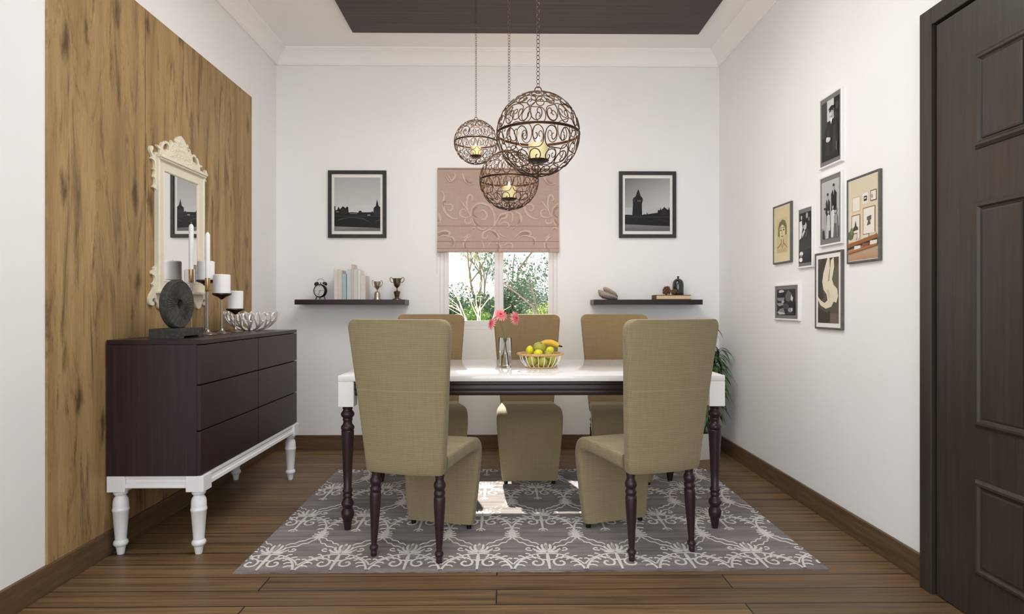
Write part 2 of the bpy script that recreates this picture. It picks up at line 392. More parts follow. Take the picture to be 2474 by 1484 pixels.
# wall behind the camera, with the wide daylight opening
b = MB(); b.box((XL, YF - 0.2, 0), (-1.45, YF, ZC)).box((1.36, YF - 0.2, 0), (XR, YF, ZC)).box((-1.45, YF - 0.2, 2.7), (1.36, YF, ZC)).box((-1.45, YF - 0.2, 0), (1.36, YF, 0.25))
struct(b.build('wall_front', 'wall_paint', smooth=0), 'white wall behind the viewer with a wide opening', 'wall')
# skirting boards
HB, TB = 0.107, 0.015
struct(MB().box((XL, YF, 0), (XL + TB, YB - TB, HB), 0.002, 1).build('baseboard_left', 'baseboard_wood', smooth=0), 'brown wooden skirting along the left wall', 'baseboard')
struct(MB().box((XL, YB - TB, 0), (XR, YB, HB), 0.002, 1).build('baseboard_back', 'baseboard_wood', smooth=0), 'brown wooden skirting along the back wall', 'baseboard')
b = MB(); b.box((XR - TB, DY1, 0), (XR, 3.848, HB), 0.002, 1).box((XR - TB, 3.852, 0), (XR, YB - TB, HB), 0.002, 1)
struct(b.build('baseboard_right', 'baseboard_wood', smooth=0), 'brown wooden skirting along the right wall', 'baseboard')
# cornice: one moulding profile run round left, back and right walls with mitres
prof = [(0, 2.943), (0.016, 2.943), (0.018, 2.948), (0.018, 2.953), (0.022, 2.955), (0.024, 2.962), (0.030, 2.978), (0.042, 2.998), (0.058, 3.014), (0.076, 3.026), (0.090, 3.031), (0.092, 3.036), (0.100, 3.038), (0.104, 3.043), (0.104, 3.05), (0, 3.05)]
rings = []
for kind in range(4):
    ring = []
    for o_, z_ in prof:
        ring.append({0: (XL + o_, YF, z_), 1: (XL + o_, YB - o_, z_), 2: (XR - o_, YB - o_, z_), 3: (XR - o_, YF, z_)}[kind])
    rings.append(ring)
struct(MB().loft(rings).build('trim_5', 'ceiling_paint', smooth=25), 'white plaster cornice around the ceiling', 'cornice')
struct(MB().box((-1.069, 0.9, 3.022), (1.376, 4.386, ZC), 0.002, 1).build('trim_4', 'ceiling_wenge', smooth=0), 'dark wood panel on the ceiling', 'ceiling panel')
for i, (y0, y1) in enumerate(((2.386, 3.028), (3.032, 3.662), (3.664, 4.297))):
    o = MB().box((0, y0 - 2.386, 0), (0.009, y1 - 2.386, 2.536 - HB), 0.0008, 1).build('trim_%d' % (i + 1), 'oak', smooth=0, loc=(XL, 2.386, HB))
    if i < 2: MB().box((0, y1 - 2.386 + 0.0002, 0), (0.0079, (3.032, 3.664)[i] - 2.386 - 0.0002, 2.536 - HB)).build('groove_shade_strip', 'banana_tip', o, smooth=0)  # dark strip filling the gap, its colour stands in for the groove's shade
    struct(o, ('knotty oak wall panel beside the bare white wall', 'knotty oak wall panel behind the carved mirror', 'knotty oak wall panel nearest the back wall')[i], 'wall panel')

# ------------------------------------------------------------------ window
w = struct(thing('window_1', 'white framed window half covered by a roman blind', 'window', (0, YB + 0.03, WZ0)))
h = WZ1 - WZ0
def bars(name, x0, x1, z0, z1, t, y0, y1, parent, mat='window_white'):
    b = MB(); b.box((x0, y0, z0), (x0 + t, y1, z1), 0.002, 1).box((x1 - t, y0, z0), (x1, y1, z1), 0.002, 1).box((x0 + t, y0, z0), (x1 - t, y1, z0 + t), 0.002, 1).box((x0 + t, y0, z1 - t), (x1 - t, y1, z1), 0.002, 1)
    return b.build(name, mat, parent, smooth=0)
bars('window_frame', WX0, WX1, 0, h, 0.030, -0.012, 0.06, w)
for x0, x1, dy in ((WX0 + 0.030, -0.042, 0.0), (-0.042, WX1 - 0.030, 0.004)):
    s = bars('sash', x0, x1, 0.030, h - 0.030, 0.035, dy, dy + 0.035, w)
    MB().box((x0 + 0.033, dy + 0.015, 0.063), (x1 - 0.033, dy + 0.021, h - 0.063)).build('pane', 'pane', s, smooth=0)
# roman blind
BX0, BX1, BZ0, BZ1 = -0.512, 0.418, 1.508, 2.157
bl = thing('roman_blind', 'dusty pink patterned roman blind covering the top of the window', 'blind', (0, YB, BZ0))
MB().box((BX0, -0.027, BZ1 - BZ0 - 0.009), (BX1, -0.001, BZ1 - BZ0), 0.002, 1).build('headrail', 'blind_ground', bl, smooth=0)
# tiers hang from the top: each lower fold overlaps in front of the next; z limits of the tiers in pixels of the photograph
pz = lambda v: EYE + (742 - v) / F * (YB - 0.05) - BZ0
tiers = [(BZ1 - BZ0 - 0.010, pz(546), 0.022), (pz(546), pz(584), 0.030), (pz(584), pz(601), 0.038), (pz(601), 0.0, 0.046)]
SX = (BX1 - BX0) / (1090 - 65.0)
def bpt(px, py): return (BX0 + (px - 65) * SX, pz(400 + py / 3.532))
strokes = [  # (path in crop pixels, half width start, mid, end, dark?)
    ([(345, 430), (320, 380), (312, 310), (325, 255), (350, 250), (360, 285), (345, 300)], 3, 9, 4, 0),
    ([(345, 430), (355, 370), (395, 325), (450, 320), (505, 345), (540, 400), (548, 470), (540, 520)], 4, 10, 5, 0),
    ([(400, 440), (365, 410), (370, 365), (400, 350)], 2, 7, 2, 1),
    ([(430, 455), (470, 450), (480, 410), (450, 375), (425, 390)], 3, 8, 3, 0),
    ([(345, 430), (300, 440), (260, 425), (258, 385), (285, 370), (305, 385)], 3, 8, 3, 0),
    ([(340, 440), (345, 480), (310, 490), (295, 470), (300, 450)], 2, 7, 3, 0),
    ([(350, 440), (375, 495), (420, 535), (455, 545), (475, 530)], 3, 9, 3, 0),
    ([(370, 450), (390, 490), (430, 520)], 2, 6, 2, 1),
    ([(250, 290), (285, 330), (318, 380)], 1, 6, 3, 0),
    ([(540, 520), (570, 460), (600, 415), (650, 405), (640, 440), (600, 455), (580, 500)], 3, 9, 3, 0),
    ([(585, 460), (600, 430), (635, 425)], 2, 6, 2, 1),
    ([(580, 510), (620, 480), (660, 490), (665, 520), (640, 525)], 2, 6, 3, 0),
    ([(640, 400), (690, 400), (700, 440), (690, 480)], 2, 7, 2, 0),
    ([(720, 390), (760, 410), (770, 460), (740, 500), (700, 540)], 3, 11, 2, 0),
    ([(760, 455), (755, 480), (735, 500)], 3, 8, 2, 1),
    ([(540, 520), (500, 545), (455, 570), (445, 610), (475, 620), (490, 590)], 3, 8, 3, 0),
    ([(500, 545), (550, 560), (580, 600), (575, 630)], 3, 9, 3, 0),
    ([(525, 560), (555, 580), (570, 610)], 2, 6, 2, 1),
    ([(575, 545), (600, 590), (650, 615)], 2, 6, 2, 0),
    ([(720, 610), (760, 570), (810, 555), (850, 570), (840, 595), (790, 595), (740, 620)], 3, 9, 3, 0),
    ([(760, 595), (800, 578), (835, 580)], 2, 7, 2, 1),
    ([(820, 610), (870, 610), (890, 650), (880, 700)], 2, 8, 3, 0),
    ([(870, 620), (882, 650), (878, 685)], 2, 6, 2, 1),
    ([(285, 620), (320, 595), (335, 600), (310, 620), (285, 660), (290, 700), (330, 735)], 3, 9, 3, 0),
    ([(300, 660), (300, 700), (330, 730)], 2, 6, 2, 1),
    ([(490, 690), (510, 660), (540, 650), (580, 670), (600, 700), (590, 740)], 2, 8, 3, 0),
    ([(575, 650), (580, 700), (565, 735)], 2, 6, 2, 1),
    ([(620, 690), (650, 665), (690, 665), (700, 690), (680, 715), (655, 700)], 2, 7, 3, 0),
    ([(440, 640), (455, 690), (440, 725)], 2, 6, 2, 0),
    ([(345, 555), (360, 530), (385, 535), (380, 555)], 2, 5, 2, 0),
    ([(100, 215), (120, 250), (115, 300), (120, 370), (150, 420), (200, 450), (235, 450)], 4, 10, 3, 0),
    ([(110, 320), (140, 330), (180, 330), (192, 360), (170, 385), (150, 370)], 3, 8, 3, 0),
    ([(118, 350), (115, 310), (135, 300)], 2, 6, 2, 1),
    ([(150, 70), (180, 120), (200, 110), (215, 80), (200, 55)], 3, 8, 3, 0),
    ([(275, 60), (290, 110), (330, 150), (375, 150)], 3, 10, 2, 0),
    ([(300, 110), (325, 140), (360, 148)], 3, 8, 2, 1),
    ([(135, 90), (165, 130), (190, 130)], 2, 5, 2, 0),
]
b = MB()
for (z1, z0, d) in tiers:
    b.cur = 0
    zz = [z1, (z1 * 2 + z0) / 3, (z1 + z0 * 2) / 3, z0 + 0.004, z0]
    dd = [d - 0.004, d - 0.001, d, d + 0.002, d - 0.004]
    n = len(zz)
    vs = [(x, -q, z) for x in (BX0, BX1) for z, q in zip(zz, dd)] + [(x, -q + 0.006, z) for x in (BX0, BX1) for z, q in zip(zz, dd)]
    fs = [(i, i + 1, n + i + 1, n + i) for i in range(n - 1)] + [(2 * n + i, 3 * n + i, 3 * n + i + 1, 2 * n + i + 1) for i in range(n - 1)]
    fs += [(i, 2 * n + i, 2 * n + i + 1, i + 1) for i in range(n - 1)] + [(n + i, n + i + 1, 3 * n + i + 1, 3 * n + i) for i in range(n - 1)]
    fs += [(0, n, 3 * n, 2 * n), (n - 1, 3 * n - 1, 4 * n - 1, 2 * n - 1)]
    b.add(vs, fs)
def tier_depth(z):
    for z1, z0, d in tiers:
        if z >= z0: return d
    return tiers[-1][2]
def ribbon2(path, w0, w1, w2):
    pts = spline([Vector((p[0], p[1], 0)) for p in path], 14); m = len(pts); L = []; R = []
    for i, p in enumerate(pts):
        t = i / (m - 1); w = (w0 + (w1 - w0) * sin(min(1, t * 2) * pi / 2)) if t < 0.5 else (w2 + (w1 - w2) * sin((1 - t) * pi))
        tg = pts[min(i + 1, m - 1)] - pts[max(i - 1, 0)]; tg = tg.normalized() if tg.length > 1e-9 else Vector((1, 0, 0)); nn = Vector((-tg.y, tg.x, 0))
        L.append(p + nn * w); R.append(p - nn * w)
    return L, R
sk = 0
for dx in (-683, 0, 683):
    for path, w0, w1, w2, dark in strokes:
        sk += 1
        L, R = ribbon2([(p[0] + dx, p[1]) for p in path], w0, w1, w2)
        if dx and not any(65 < q.x < 1090 for q in L): continue
        b.cur = 2 if dark else 1
        vs = []; ok = []
        for l, r in zip(L, R):
            good = min(l.x, r.x) > 66 and max(l.x, r.x) < 1089
            for q in (l, r):
                x, z = bpt(q.x, q.y); vs.append((x, -tier_depth(z) - 0.0030 - 0.002 * dark - 0.000015 * sk, min(max(z, 0.0), tiers[0][0]))) 
            ok.append(good)
        fs = [(2 * i, 2 * i + 1, 2 * i + 3, 2 * i + 2) for i in range(len(ok) - 1) if ok[i] and ok[i + 1] and tier_depth(vs[2 * i][2]) == tier_depth(vs[2 * i + 3][2]) == tier_depth(vs[2 * i + 1][2]) == tier_depth(vs[2 * i + 2][2])]
        b.add(vs, fs)
b.build('blind_cloth', ['blind_ground', 'blind_pale', 'blind_dark'], bl, smooth=0)
MB().tube([(BX0 - 0.004, -0.03, BZ1 - BZ0 - 0.006), (BX0 - 0.004, -0.03, 0.05), (BX0 - 0.004, -0.02, -0.15)], 0.0016, 6).build('pull_cord', 'frame_white', bl)

# ------------------------------------------------------------------ door
dr = struct(thing('door_1', 'dark brown panelled door in a dark frame', 'door', (XR, DY1, 0)))
b = MB()
cx0 = -0.045
b.box((cx0, -0.066, 0), (0.10, 0, DZ), 0.002, 1).box((cx0, DY0 - DY1, 0), (0.10, DY0 - DY1 + 0.066, DZ), 0.002, 1).box((cx0, DY0 - DY1 + 0.066, DZ - 0.066), (0.10, -0.066, DZ), 0.002, 1)
b.build('door_frame', 'door_wood', dr, smooth=0)
LY0, LY1, LX, LZ = DY0 - DY1 + 0.074, -0.078, -0.032, DZ - 0.074
b = MB(); b.box((LX, LY0, 0.006), (0.01, LY1, LZ), 0.001, 1); leaf = b.build('door_leaf', 'door_wood', dr, smooth=0)
py = lambda y: y - DY1
cols = [(2.125 - 0.33, 2.125), (1.515, 1.515 + 0.24)]
for ya, yb in ((2.127 - 0.235, 2.127), (1.535, 1.77)):
    for z0, z1 in ((1.633, 1.964), (0.675, 1.455), (0.165, 0.497)):
        b = MB()
        def ring(i, x): return [(x, py(ya) + i, z0 + i), (x, py(yb) - i, z0 + i), (x, py(yb) - i, z1 - i), (x, py(ya) + i, z1 - i)]
        rs = [ring(0.0, LX + 0.002), ring(0.002, LX - 0.004), ring(0.012, LX - 0.012), ring(0.020, LX - 0.012), ring(0.026, LX - 0.005), ring(0.032, LX - 0.002), ring(0.034, LX - 0.006), ring(0.040, LX - 0.008)]
        b.loft(rs); b.build('raised_panel', 'door_wood', leaf, smooth=0)

# ------------------------------------------------------------------ framed prints
PB = 0.0
class Pic(MB):
    def __init__(s, x0, y0, x1, y1, w, h):
        MB.__init__(s); s.r = (x0, y0, x1, y1); s.w = w; s.h = h; s.cols = []; s.k = 0
    def P(s, p): return ((p[0] - s.r[0]) / (s.r[2] - s.r[0]) - 0.5) * s.w, (0.5 - (p[1] - s.r[1]) / (s.r[3] - s.r[1])) * s.h
    def poly(s, pts, c, grad=None):
        y = -0.0002 * s.k; s.k += 1; o = len(s.v)
        for i, p in enumerate(pts):
            p = (min(max(p[0], s.r[0]), s.r[2]), min(max(p[1], s.r[1]), s.r[3]))
            x, z = s.P(p); s.v.append((x, y, z)); q = c if grad is None else grad[i]
            s.cols.append(lin((q, q, q) if isinstance(q, (int, float)) else q))
        s.f.append(tuple(range(o, o + len(pts)))); s.mi.append(0); return s
    def rect(s, x0, y0, x1, y1, c, c2=None): return s.poly([(x0, y0), (x1, y0), (x1, y1), (x0, y1)], c, None if c2 is None else [c, c, c2, c2])
    def oval(s, cx, cy, rx, ry, c, n=16): return s.poly([(cx + rx * cos(2 * pi * i / n), cy + ry * sin(2 * pi * i / n)) for i in range(n)], c)
    def line(s, pts, w, c):
        L, R = ribbon2(pts, w, w, w); return s.poly([(q.x, q.y) for q in L] + [(q.x, q.y) for q in R[::-1]], c)
    def done(s, parent, y, name='photo_print'):
        o = s.build(name, 'print', parent, (0, y, 0), 0, recalc=False)
        a = o.data.color_attributes.new('Col', 'FLOAT_COLOR', 'POINT')
        for i, c in enumerate(s.cols): a.data[i].color = c
        return o
def frame(name, label, cat, loc, rz, w, h, fw, mat, depth, matw, matm, pic, group=None, my=-0.008):
    """front faces local -y, the wall is at y=0; the root sits at the middle of the picture"""
    t = thing(name, label, cat, loc, rz, group)
    b = MB(); d0 = -depth
    def rg(i, y): return [(-w / 2 + i, y, -h / 2 + i), (w / 2 - i, y, -h / 2 + i), (w / 2 - i, y, h / 2 - i), (-w / 2 + i, y, h / 2 - i)]
    rs = [rg(0, 0), rg(0, d0 + 0.002), rg(0.002, d0), rg(fw - 0.002, d0), rg(fw, d0 + 0.002), rg(fw, -0.002)]
    n = 4; vs = [p for r in rs for p in r]; fs = [(j * n + i, j * n + (i + 1) % n, (j + 1) * n + (i + 1) % n, (j + 1) * n + i) for j in range(len(rs) - 1) for i in range(n)]
    b.add(vs, fs); b.build('picture_frame', mat, t, smooth=0)
    pl, pt = matw if isinstance(matw, tuple) else (matw, matw)
    iw, ih = w / 2 - fw, h / 2 - fw; MB().box((-iw, my, -ih), (iw, my + 0.005, ih)).build('mat', matm, t, smooth=0)
    pw, ph = 2 * (iw - pl), 2 * (ih - pt)
    p = pic(pw, ph); p.done(t, my - 0.0005)
    return t

def pic_bridge(w, h):
    p = Pic(230, 240, 1090, 1235, w, h)
    p.poly([(230, 240), (1090, 240), (1090, 760), (230, 760)], 0, [176, 172, 196, 198]).rect(230, 760, 1090, 1235, 200, 205)
    p.poly([(230, 775), (248, 770), (252, 850), (285, 842), (310, 780), (335, 832), (388, 775), (440, 812), (465, 780), (490, 790), (497, 890), (560, 885), (680, 893), (688, 860), (735, 858), (745, 888), (920, 885), (940, 865), (960, 890), (965, 805), (1005, 768), (1028, 640), (1055, 758), (1090, 795), (1090, 1185), (880, 1172), (500, 1162), (230, 1150)], 14)
    p.rect(970, 830, 1085, 930, 36).rect(345, 830, 470, 920, 34).rect(260, 870, 320, 890, 110).rect(520, 905, 660, 918, 120).rect(850, 930, 900, 948, 165).rect(230, 950, 1090, 968, 44)
    p.poly([(265, 1062), (330, 1008), (480, 978), (600, 973), (780, 998), (885, 1055), (860, 1062), (770, 1018), (600, 990), (480, 995), (340, 1028)], 62)
    p.poly([(980, 1070), (1030, 1035), (1090, 1018), (1090, 1034), (1030, 1052)], 60)
    p.poly([(230, 1148), (500, 1160), (880, 1170), (1090, 1182), (1090, 1235), (230, 1235)], 0, [128, 140, 128, 96, 104, 120])
    return p
def pic_tower(w, h):
    p = Pic(233, 258, 1078, 1240, w, h)
    p.poly([(233, 258), (1078, 258), (1078, 800), (233, 800)], 0, [110, 158, 198, 158]).rect(233, 800, 1078, 1240, 180, 190)
    p.poly([(233, 935), (370, 940), (385, 735), (378, 660), (392, 625), (435, 595), (450, 545), (486, 455), (515, 545), (530, 590), (560, 620), (570, 660), (552, 735), (556, 940), (610, 925), (638, 935), (643, 880), (662, 925), (848, 898), (850, 850), (890, 850), (898, 795), (910, 845), (958, 815), (965, 785), (990, 808), (1025, 838), (1050, 840), (1060, 785), (1078, 860), (1078, 1150), (720, 1140), (430, 1125), (233, 1120)], 16)
    p.rect(470, 662, 535, 696, 84).rect(395, 640, 425, 700, 50).rect(440, 560, 525, 568, 52).rect(233, 968, 1078, 985, 46).rect(900, 850, 1040, 940, 30)
    p.poly([(660, 1070), (760, 1035), (860, 1025), (1000, 1045), (1078, 1080), (1000, 1058), (860, 1038), (770, 1048)], 40)
    p.poly([(233, 1117), (430, 1122), (720, 1137), (1078, 1147), (1078, 1240), (233, 1240)], 0, [122, 120, 118, 112, 92, 96])
    return p
frame('framed_print', 'black framed photo of an arched bridge and skyline above the left shelf', 'picture', (-1.128, YB, 1.8785), 0, 0.444, 0.515, 0.026, 'frame_black', 0.022, (0.020, 0.026), 'mat_white', pic_bridge, 'black framed photographs on the back wall')
frame('framed_print', 'black framed photo of a tall clock tower above the right shelf', 'picture', (1.103, YB, 1.8795), 0, 0.440, 0.511, 0.026, 'frame_black', 0.022, (0.020, 0.026), 'mat_white', pic_tower, 'black framed photographs on the back wall')

def pic_graduate(w, h):   # (crop 1960,200)
    p = Pic(0, 0, 100, 200, w, h); p.rect(0, 0, 100, 200, 26)
    p.rect(0, 0, 32, 120, 58).rect(32, 0, 78, 70, 205).rect(70, 0, 100, 90, 20).oval(88, 30, 8, 14, 58).oval(80, 60, 6, 10, 50)
    p.poly([(10, 200), (22, 95), (45, 72), (75, 66), (92, 90), (98, 200)], 30).poly([(24, 180), (34, 100), (44, 84), (48, 190)], 46).poly([(62, 180), (70, 90), (84, 92), (82, 180)], 50)
    p.oval(57, 46, 12, 19, 182).oval(53, 47, 5, 12, 214).oval(52, 42, 2.2, 1.2, 60).oval(61, 42, 2.2, 1.2, 60).oval(57, 57, 4, 1.3, 80).poly([(40, 32), (58, 22), (78, 26), (62, 38)], 14).poly([(47, 36), (69, 31), (69, 42), (60, 36), (48, 44)], 20)
    p.poly([(50, 66), (57, 62), (66, 66), (58, 84)], 226).oval(42, 132, 13, 8, 200).oval(36, 127, 6, 5, 222).rect(86, 150, 90, 178, 120)
    return p
def pic_family(w, h):
    p = Pic(0, 0, 100, 200, w, h); p.rect(0, 0, 100, 200, 186, 168).rect(0, 160, 100, 200, 128)
    for x, hy, s, c, hd in ((36, 52, 1.0, 42, 168), (70, 26, 1.2, 24, 176)):
        p.poly([(x - 11 * s, 150), (x - 12 * s, hy + 22), (x - 5, hy + 10), (x + 5, hy + 10), (x + 13 * s, hy + 22), (x + 12 * s, 150)], c).oval(x, hy, 5.5, 10, hd).oval(x, hy - 6, 5.5, 5, 40).poly([(x - 2, hy + 10), (x + 3, hy + 10), (x + 1, hy + 30)], 210)
    for x, hy, c in ((20, 98, 168), (42, 104, 196), (68, 92, 214), (84, 108, 150)):
        p.poly([(x - 11, 196), (x - 9, hy + 16), (x, hy + 9), (x + 9, hy + 16), (x + 12, 196)], c).oval(x, hy, 5, 9, 178).oval(x, hy - 5, 5, 4.5, 52)
    p.poly([(8, 196), (10, 170), (18, 164), (24, 196)], 52).poly([(44, 196), (46, 172), (54, 170), (58, 196)], 66).poly([(72, 196), (76, 150), (88, 150), (92, 196)], 96)
    return p
def pic_gallery(w, h):   # a room with small pictures and a shelf
    p = Pic(0, 0, 100, 170, w, h); p.rect(0, 0, 100, 130, (214, 202, 176), (222, 208, 184)).rect(0, 130, 100, 170, (196, 178, 154), (176, 136, 104))
    for x0, y0, x1, y1, fc in ((14, 36, 42, 68, (206, 184, 150)), (50, 34, 70, 56, (228, 222, 212)), (76, 32, 96, 54, (120, 90, 66)), (12, 74, 42, 114, (140, 104, 72)), (52, 64, 92, 120, (150, 112, 78))):
        p.rect(x0, y0, x1, y1, fc).rect(x0 + 2, y0 + 2, x1 - 2, y1 - 2, (232, 226, 214))
    p.rect(55, 40, 65, 50, 40).rect(57, 43, 63, 46, 220).oval(82, 44, 3, 4, (190, 160, 140)).poly([(66, 84), (80, 82), (80, 90), (76, 92), (78, 100), (66, 102), (70, 92), (66, 90)], (92, 88, 80)).poly([(18, 108), (36, 106), (34, 100), (30, 98), (27, 86), (24, 98), (20, 100)], (64, 60, 50))
    p.oval(8, 116, 10, 9, (86, 104, 62)).oval(14, 108, 6, 8, (110, 128, 80)).rect(34, 112, 42, 126, (226, 220, 208)).oval(28, 120, 5, 6, (212, 204, 190)).rect(52, 120, 72, 126, (220, 214, 204)).rect(76, 118, 96, 124, (206, 192, 168))
    p.poly([(0, 134), (100, 122), (100, 130), (0, 142)], (150, 96, 50)).poly([(0, 142), (100, 130), (100, 133), (0, 146)], (52, 34, 22)).rect(24, 140, 46, 148, (226, 222, 214)).rect(52, 137, 74, 146, (136, 84, 58)).rect(78, 134, 100, 142, (226, 220, 212)).poly([(0, 150), (100, 141), (100, 145), (0, 155)], (168, 108, 62))
    return p
def pic_sketch(w, h):
    c = (82, 76, 52); bg = (212, 200, 160)
    p = Pic(0, 0, 100, 200, w, h); p.rect(0, 0, 100, 200, bg, (220, 206, 164)).rect(18, 42, 86, 170, (206, 194, 152), (200, 186, 142))
    p.poly([(26, 108), (26, 78), (34, 58), (52, 48), (70, 54), (80, 74), (80, 106), (72, 108), (70, 76), (52, 62), (36, 76), (36, 110)], (124, 114, 78)).oval(53, 92, 16, 28, (216, 204, 164)).poly([(34, 78), (40, 62), (53, 55), (68, 62), (72, 80), (54, 66)], (112, 104, 72))
    for x in (45, 62): p.oval(x, 87, 4.5, 2.6, c).line([(x - 6, 80), (x, 78), (x + 6, 80)], 0.9, c)
    p.line([(53, 88), (51, 99), (55, 101)], 0.7, (150, 138, 100)).oval(53, 110, 6, 2.2, (120, 100, 74)).line([(46, 120), (48, 132), (36, 142), (24, 150)], 0.8, c).line([(62, 120), (62, 134), (74, 144), (84, 152)], 0.8, c).line([(46, 136), (54, 150), (62, 136)], 0.7, (150, 138, 100))
    for k in range(7): p.line([(24 + k * 8, 152 + (k % 3) * 3), (28 + k * 8, 166)], 0.4, (160, 146, 108))
    return p
def pic_couple(w, h):
    p = Pic(0, 0, 100, 200, w, h); p.rect(0, 0, 100, 200, 30); p.oval(18, 18, 7, 9, 176).oval(66, 14, 10, 12, 160).oval(84, 30, 6, 9, 120)
    p.poly([(0, 34), (22, 30), (30, 60), (16, 100), (0, 106)], 224).poly([(0, 130), (20, 100), (60, 64), (86, 70), (100, 96), (100, 146), (40, 150), (0, 160)], 52).oval(50, 54, 15, 16, 190).oval(40, 40, 16, 11, 22).poly([(24, 86), (44, 68), (52, 76), (28, 100)], 205).poly([(60, 76), (72, 70), (70, 92), (58, 100)], 84)
    p.rect(0, 150, 100, 200, 44, 20).oval(20, 164, 16, 9, 232).oval(16, 188, 15, 9, 238).oval(20, 172, 10, 5, 150)
    return p
def pic_form(w, h):   # an abstract pale curving form on a dark ground
    p = Pic(0, 0, 100, 200, w, h); d = (78, 70, 60); p.rect(0, 0, 100, 200, d, (92, 82, 72))
    p.poly([(0, 30), (22, 0), (40, 0), (30, 40), (20, 90), (30, 120), (0, 140)], (58, 52, 44)).poly([(70, 50), (100, 20), (100, 130), (86, 118), (84, 96)], (96, 92, 74)).poly([(0, 150), (40, 168), (60, 160), (60, 200), (0, 200)], (62, 56, 48)).rect(60, 170, 100, 200, (110, 98, 88))
    c = (226, 216, 192)
    p.poly([(48, 0), (58, 0), (60, 40), (64, 8), (78, 0), (80, 30), (70, 66), (78, 84), (94, 96), (98, 118), (90, 138), (78, 134), (66, 150), (40, 156), (14, 146), (0, 128), (0, 118), (16, 130), (34, 138), (48, 130), (44, 112), (28, 96), (22, 72), (28, 44), (40, 18)], c)
    p.poly([(58, 34), (61, 34), (56, 70), (50, 72)], (150, 140, 118)).poly([(44, 100), (54, 96), (62, 118), (56, 128)], (206, 194, 168))
    return p
def pic_market(w, h):
    p = Pic(0, 0, 160, 100, w, h); p.rect(0, 0, 160, 100, 36)
    p.oval(40, 8, 24, 6, 206).poly([(0, 14), (70, 10), (64, 32), (0, 30)], 14).poly([(0, 32), (70, 32), (60, 46), (10, 44)], 132).poly([(76, 22), (100, 4), (132, 18), (136, 40), (100, 48), (80, 42)], 96).poly([(126, 22), (142, 34), (134, 48), (120, 38)], 214).oval(54, 48, 12, 6, 176).poly([(0, 54), (50, 52), (66, 60), (20, 66)], 150)
    p.oval(82, 66, 26, 12, 70).poly([(0, 92), (30, 76), (60, 72), (76, 94), (40, 98)], 134).oval(118, 80, 20, 9, 146).oval(134, 78, 10, 6, 196).poly([(12, 86), (60, 90), (80, 96), (20, 98)], 196).rect(88, 88, 150, 96, 60).rect(140, 50, 158, 90, 22)
    return p
RW = 'framed pictures on the right wall'
def rframe(label, u0, u1, z0, z1, mat, fw, matw, matm, pic, depth=0.015):
    y0, y1 = at(u0, 742, x=XR - depth).y, at(u1, 742, x=XR).y
    return frame('wall_picture', label, 'picture', (XR, (y0 + y1) / 2, (z0 + z1) / 2), -pi / 2, abs(y0 - y1), z1 - z0, fw, mat, depth, matw, matm, pic, RW, -depth + 0.004)
rframe('white framed photo of a person in academic cap and gown, highest on the right wall', 1978, 2040, 1.806, 2.172, 'frame_white', 0.010, (0.014, 0.022), 'mat_grey', pic_graduate)
rframe('white framed grey group photo with standing couple and children on the right wall', 1978, 2040, 1.402, 1.764, 'frame_white', 0.010, (0.014, 0.022), 'mat_grey', pic_family)
rframe('grey framed photo of a room with small pictures and shelf, nearest the door', 2045, 2132, 1.296, 1.700, 'frame_grey', 0.010, 0.003, 'mat_white', pic_gallery)
rframe('grey framed yellowed pencil sketch of a face on the right wall', 1867, 1916, 1.350, 1.702, 'frame_grey', 0.010, 0.003, 'mat_white', pic_sketch)
rframe('narrow white framed dark photo of two people beside the yellowed sketch', 1926, 1969, 1.305, 1.640, 'frame_white', 0.010, (0.010, 0.020), 'mat_grey', pic_couple)
rframe('grey framed print of a pale curving form on dark ground, lowest portrait frame', 1968, 2040, 0.976, 1.372, 'frame_grey', 0.010, (0.020, 0.022), 'mat_white', pic_form)
rframe('small white landscape frame with dark market photo, low on the right wall', 1869, 1935, 1.012, 1.224, 'frame_white', 0.010, (0.030, 0.020), 'mat_grey', pic_market)

# ------------------------------------------------------------------ wall shelves and what stands on them
def shelf(label, x0, x1):
    o = MB().box((x0, 4.587 - YB, 0), (x1, 0, 0.037), 0.0015, 1).build('wall_shelf', 'wenge_along', loc=(0, YB, 1.108), smooth=0)
    return tag(o, label, 'shelf', 'dark floating shelves on the back wall')
shelf('dark wood floating shelf left of the window holding clock, books and trophies', -1.545, -0.734)
shelf('dark wood floating shelf right of the window holding shell, book and vase', 0.662, 1.471)
ZS = 1.145
# alarm clock
ck = thing('alarm_clock', 'black twin bell alarm clock on the left shelf', 'clock', (-1.374, 4.66, ZS), radians(-14))
ZCk = 0.066
def ydisc(b, r, y0, y1, c=(0, 0), n=28, r2=None):
    r2 = r if r2 is None else r2
    i0 = len(b.v); b.lathe([(r, y0), (r, y1)], n); b.move(i0, Matrix(((1, 0, 0, c[0]), (0, 0, 1, 0), (0, -1, 0, c[1]), (0, 0, 0, 1)))); return b
b = MB(); i0 = 0; b.lathe([(0.0, 0.022), (0.040, 0.022), (0.048, 0.012), (0.050, 0.0), (0.050, -0.018), (0.047, -0.022), (0.043, -0.022), (0.042, -0.016), (0.0, -0.016)], 32)
b.move(0, Matrix(((1, 0, 0, 0), (0, 0, 1, 0), (0, -1, 0, ZCk), (0, 0, 0, 1)))); b.build('clock_case', 'black_enamel', ck)
dial = ydisc(MB(), 0.042, -0.0185, -0.0165, (0, ZCk)).build('dial', 'clock_dial', ck)
b = MB()
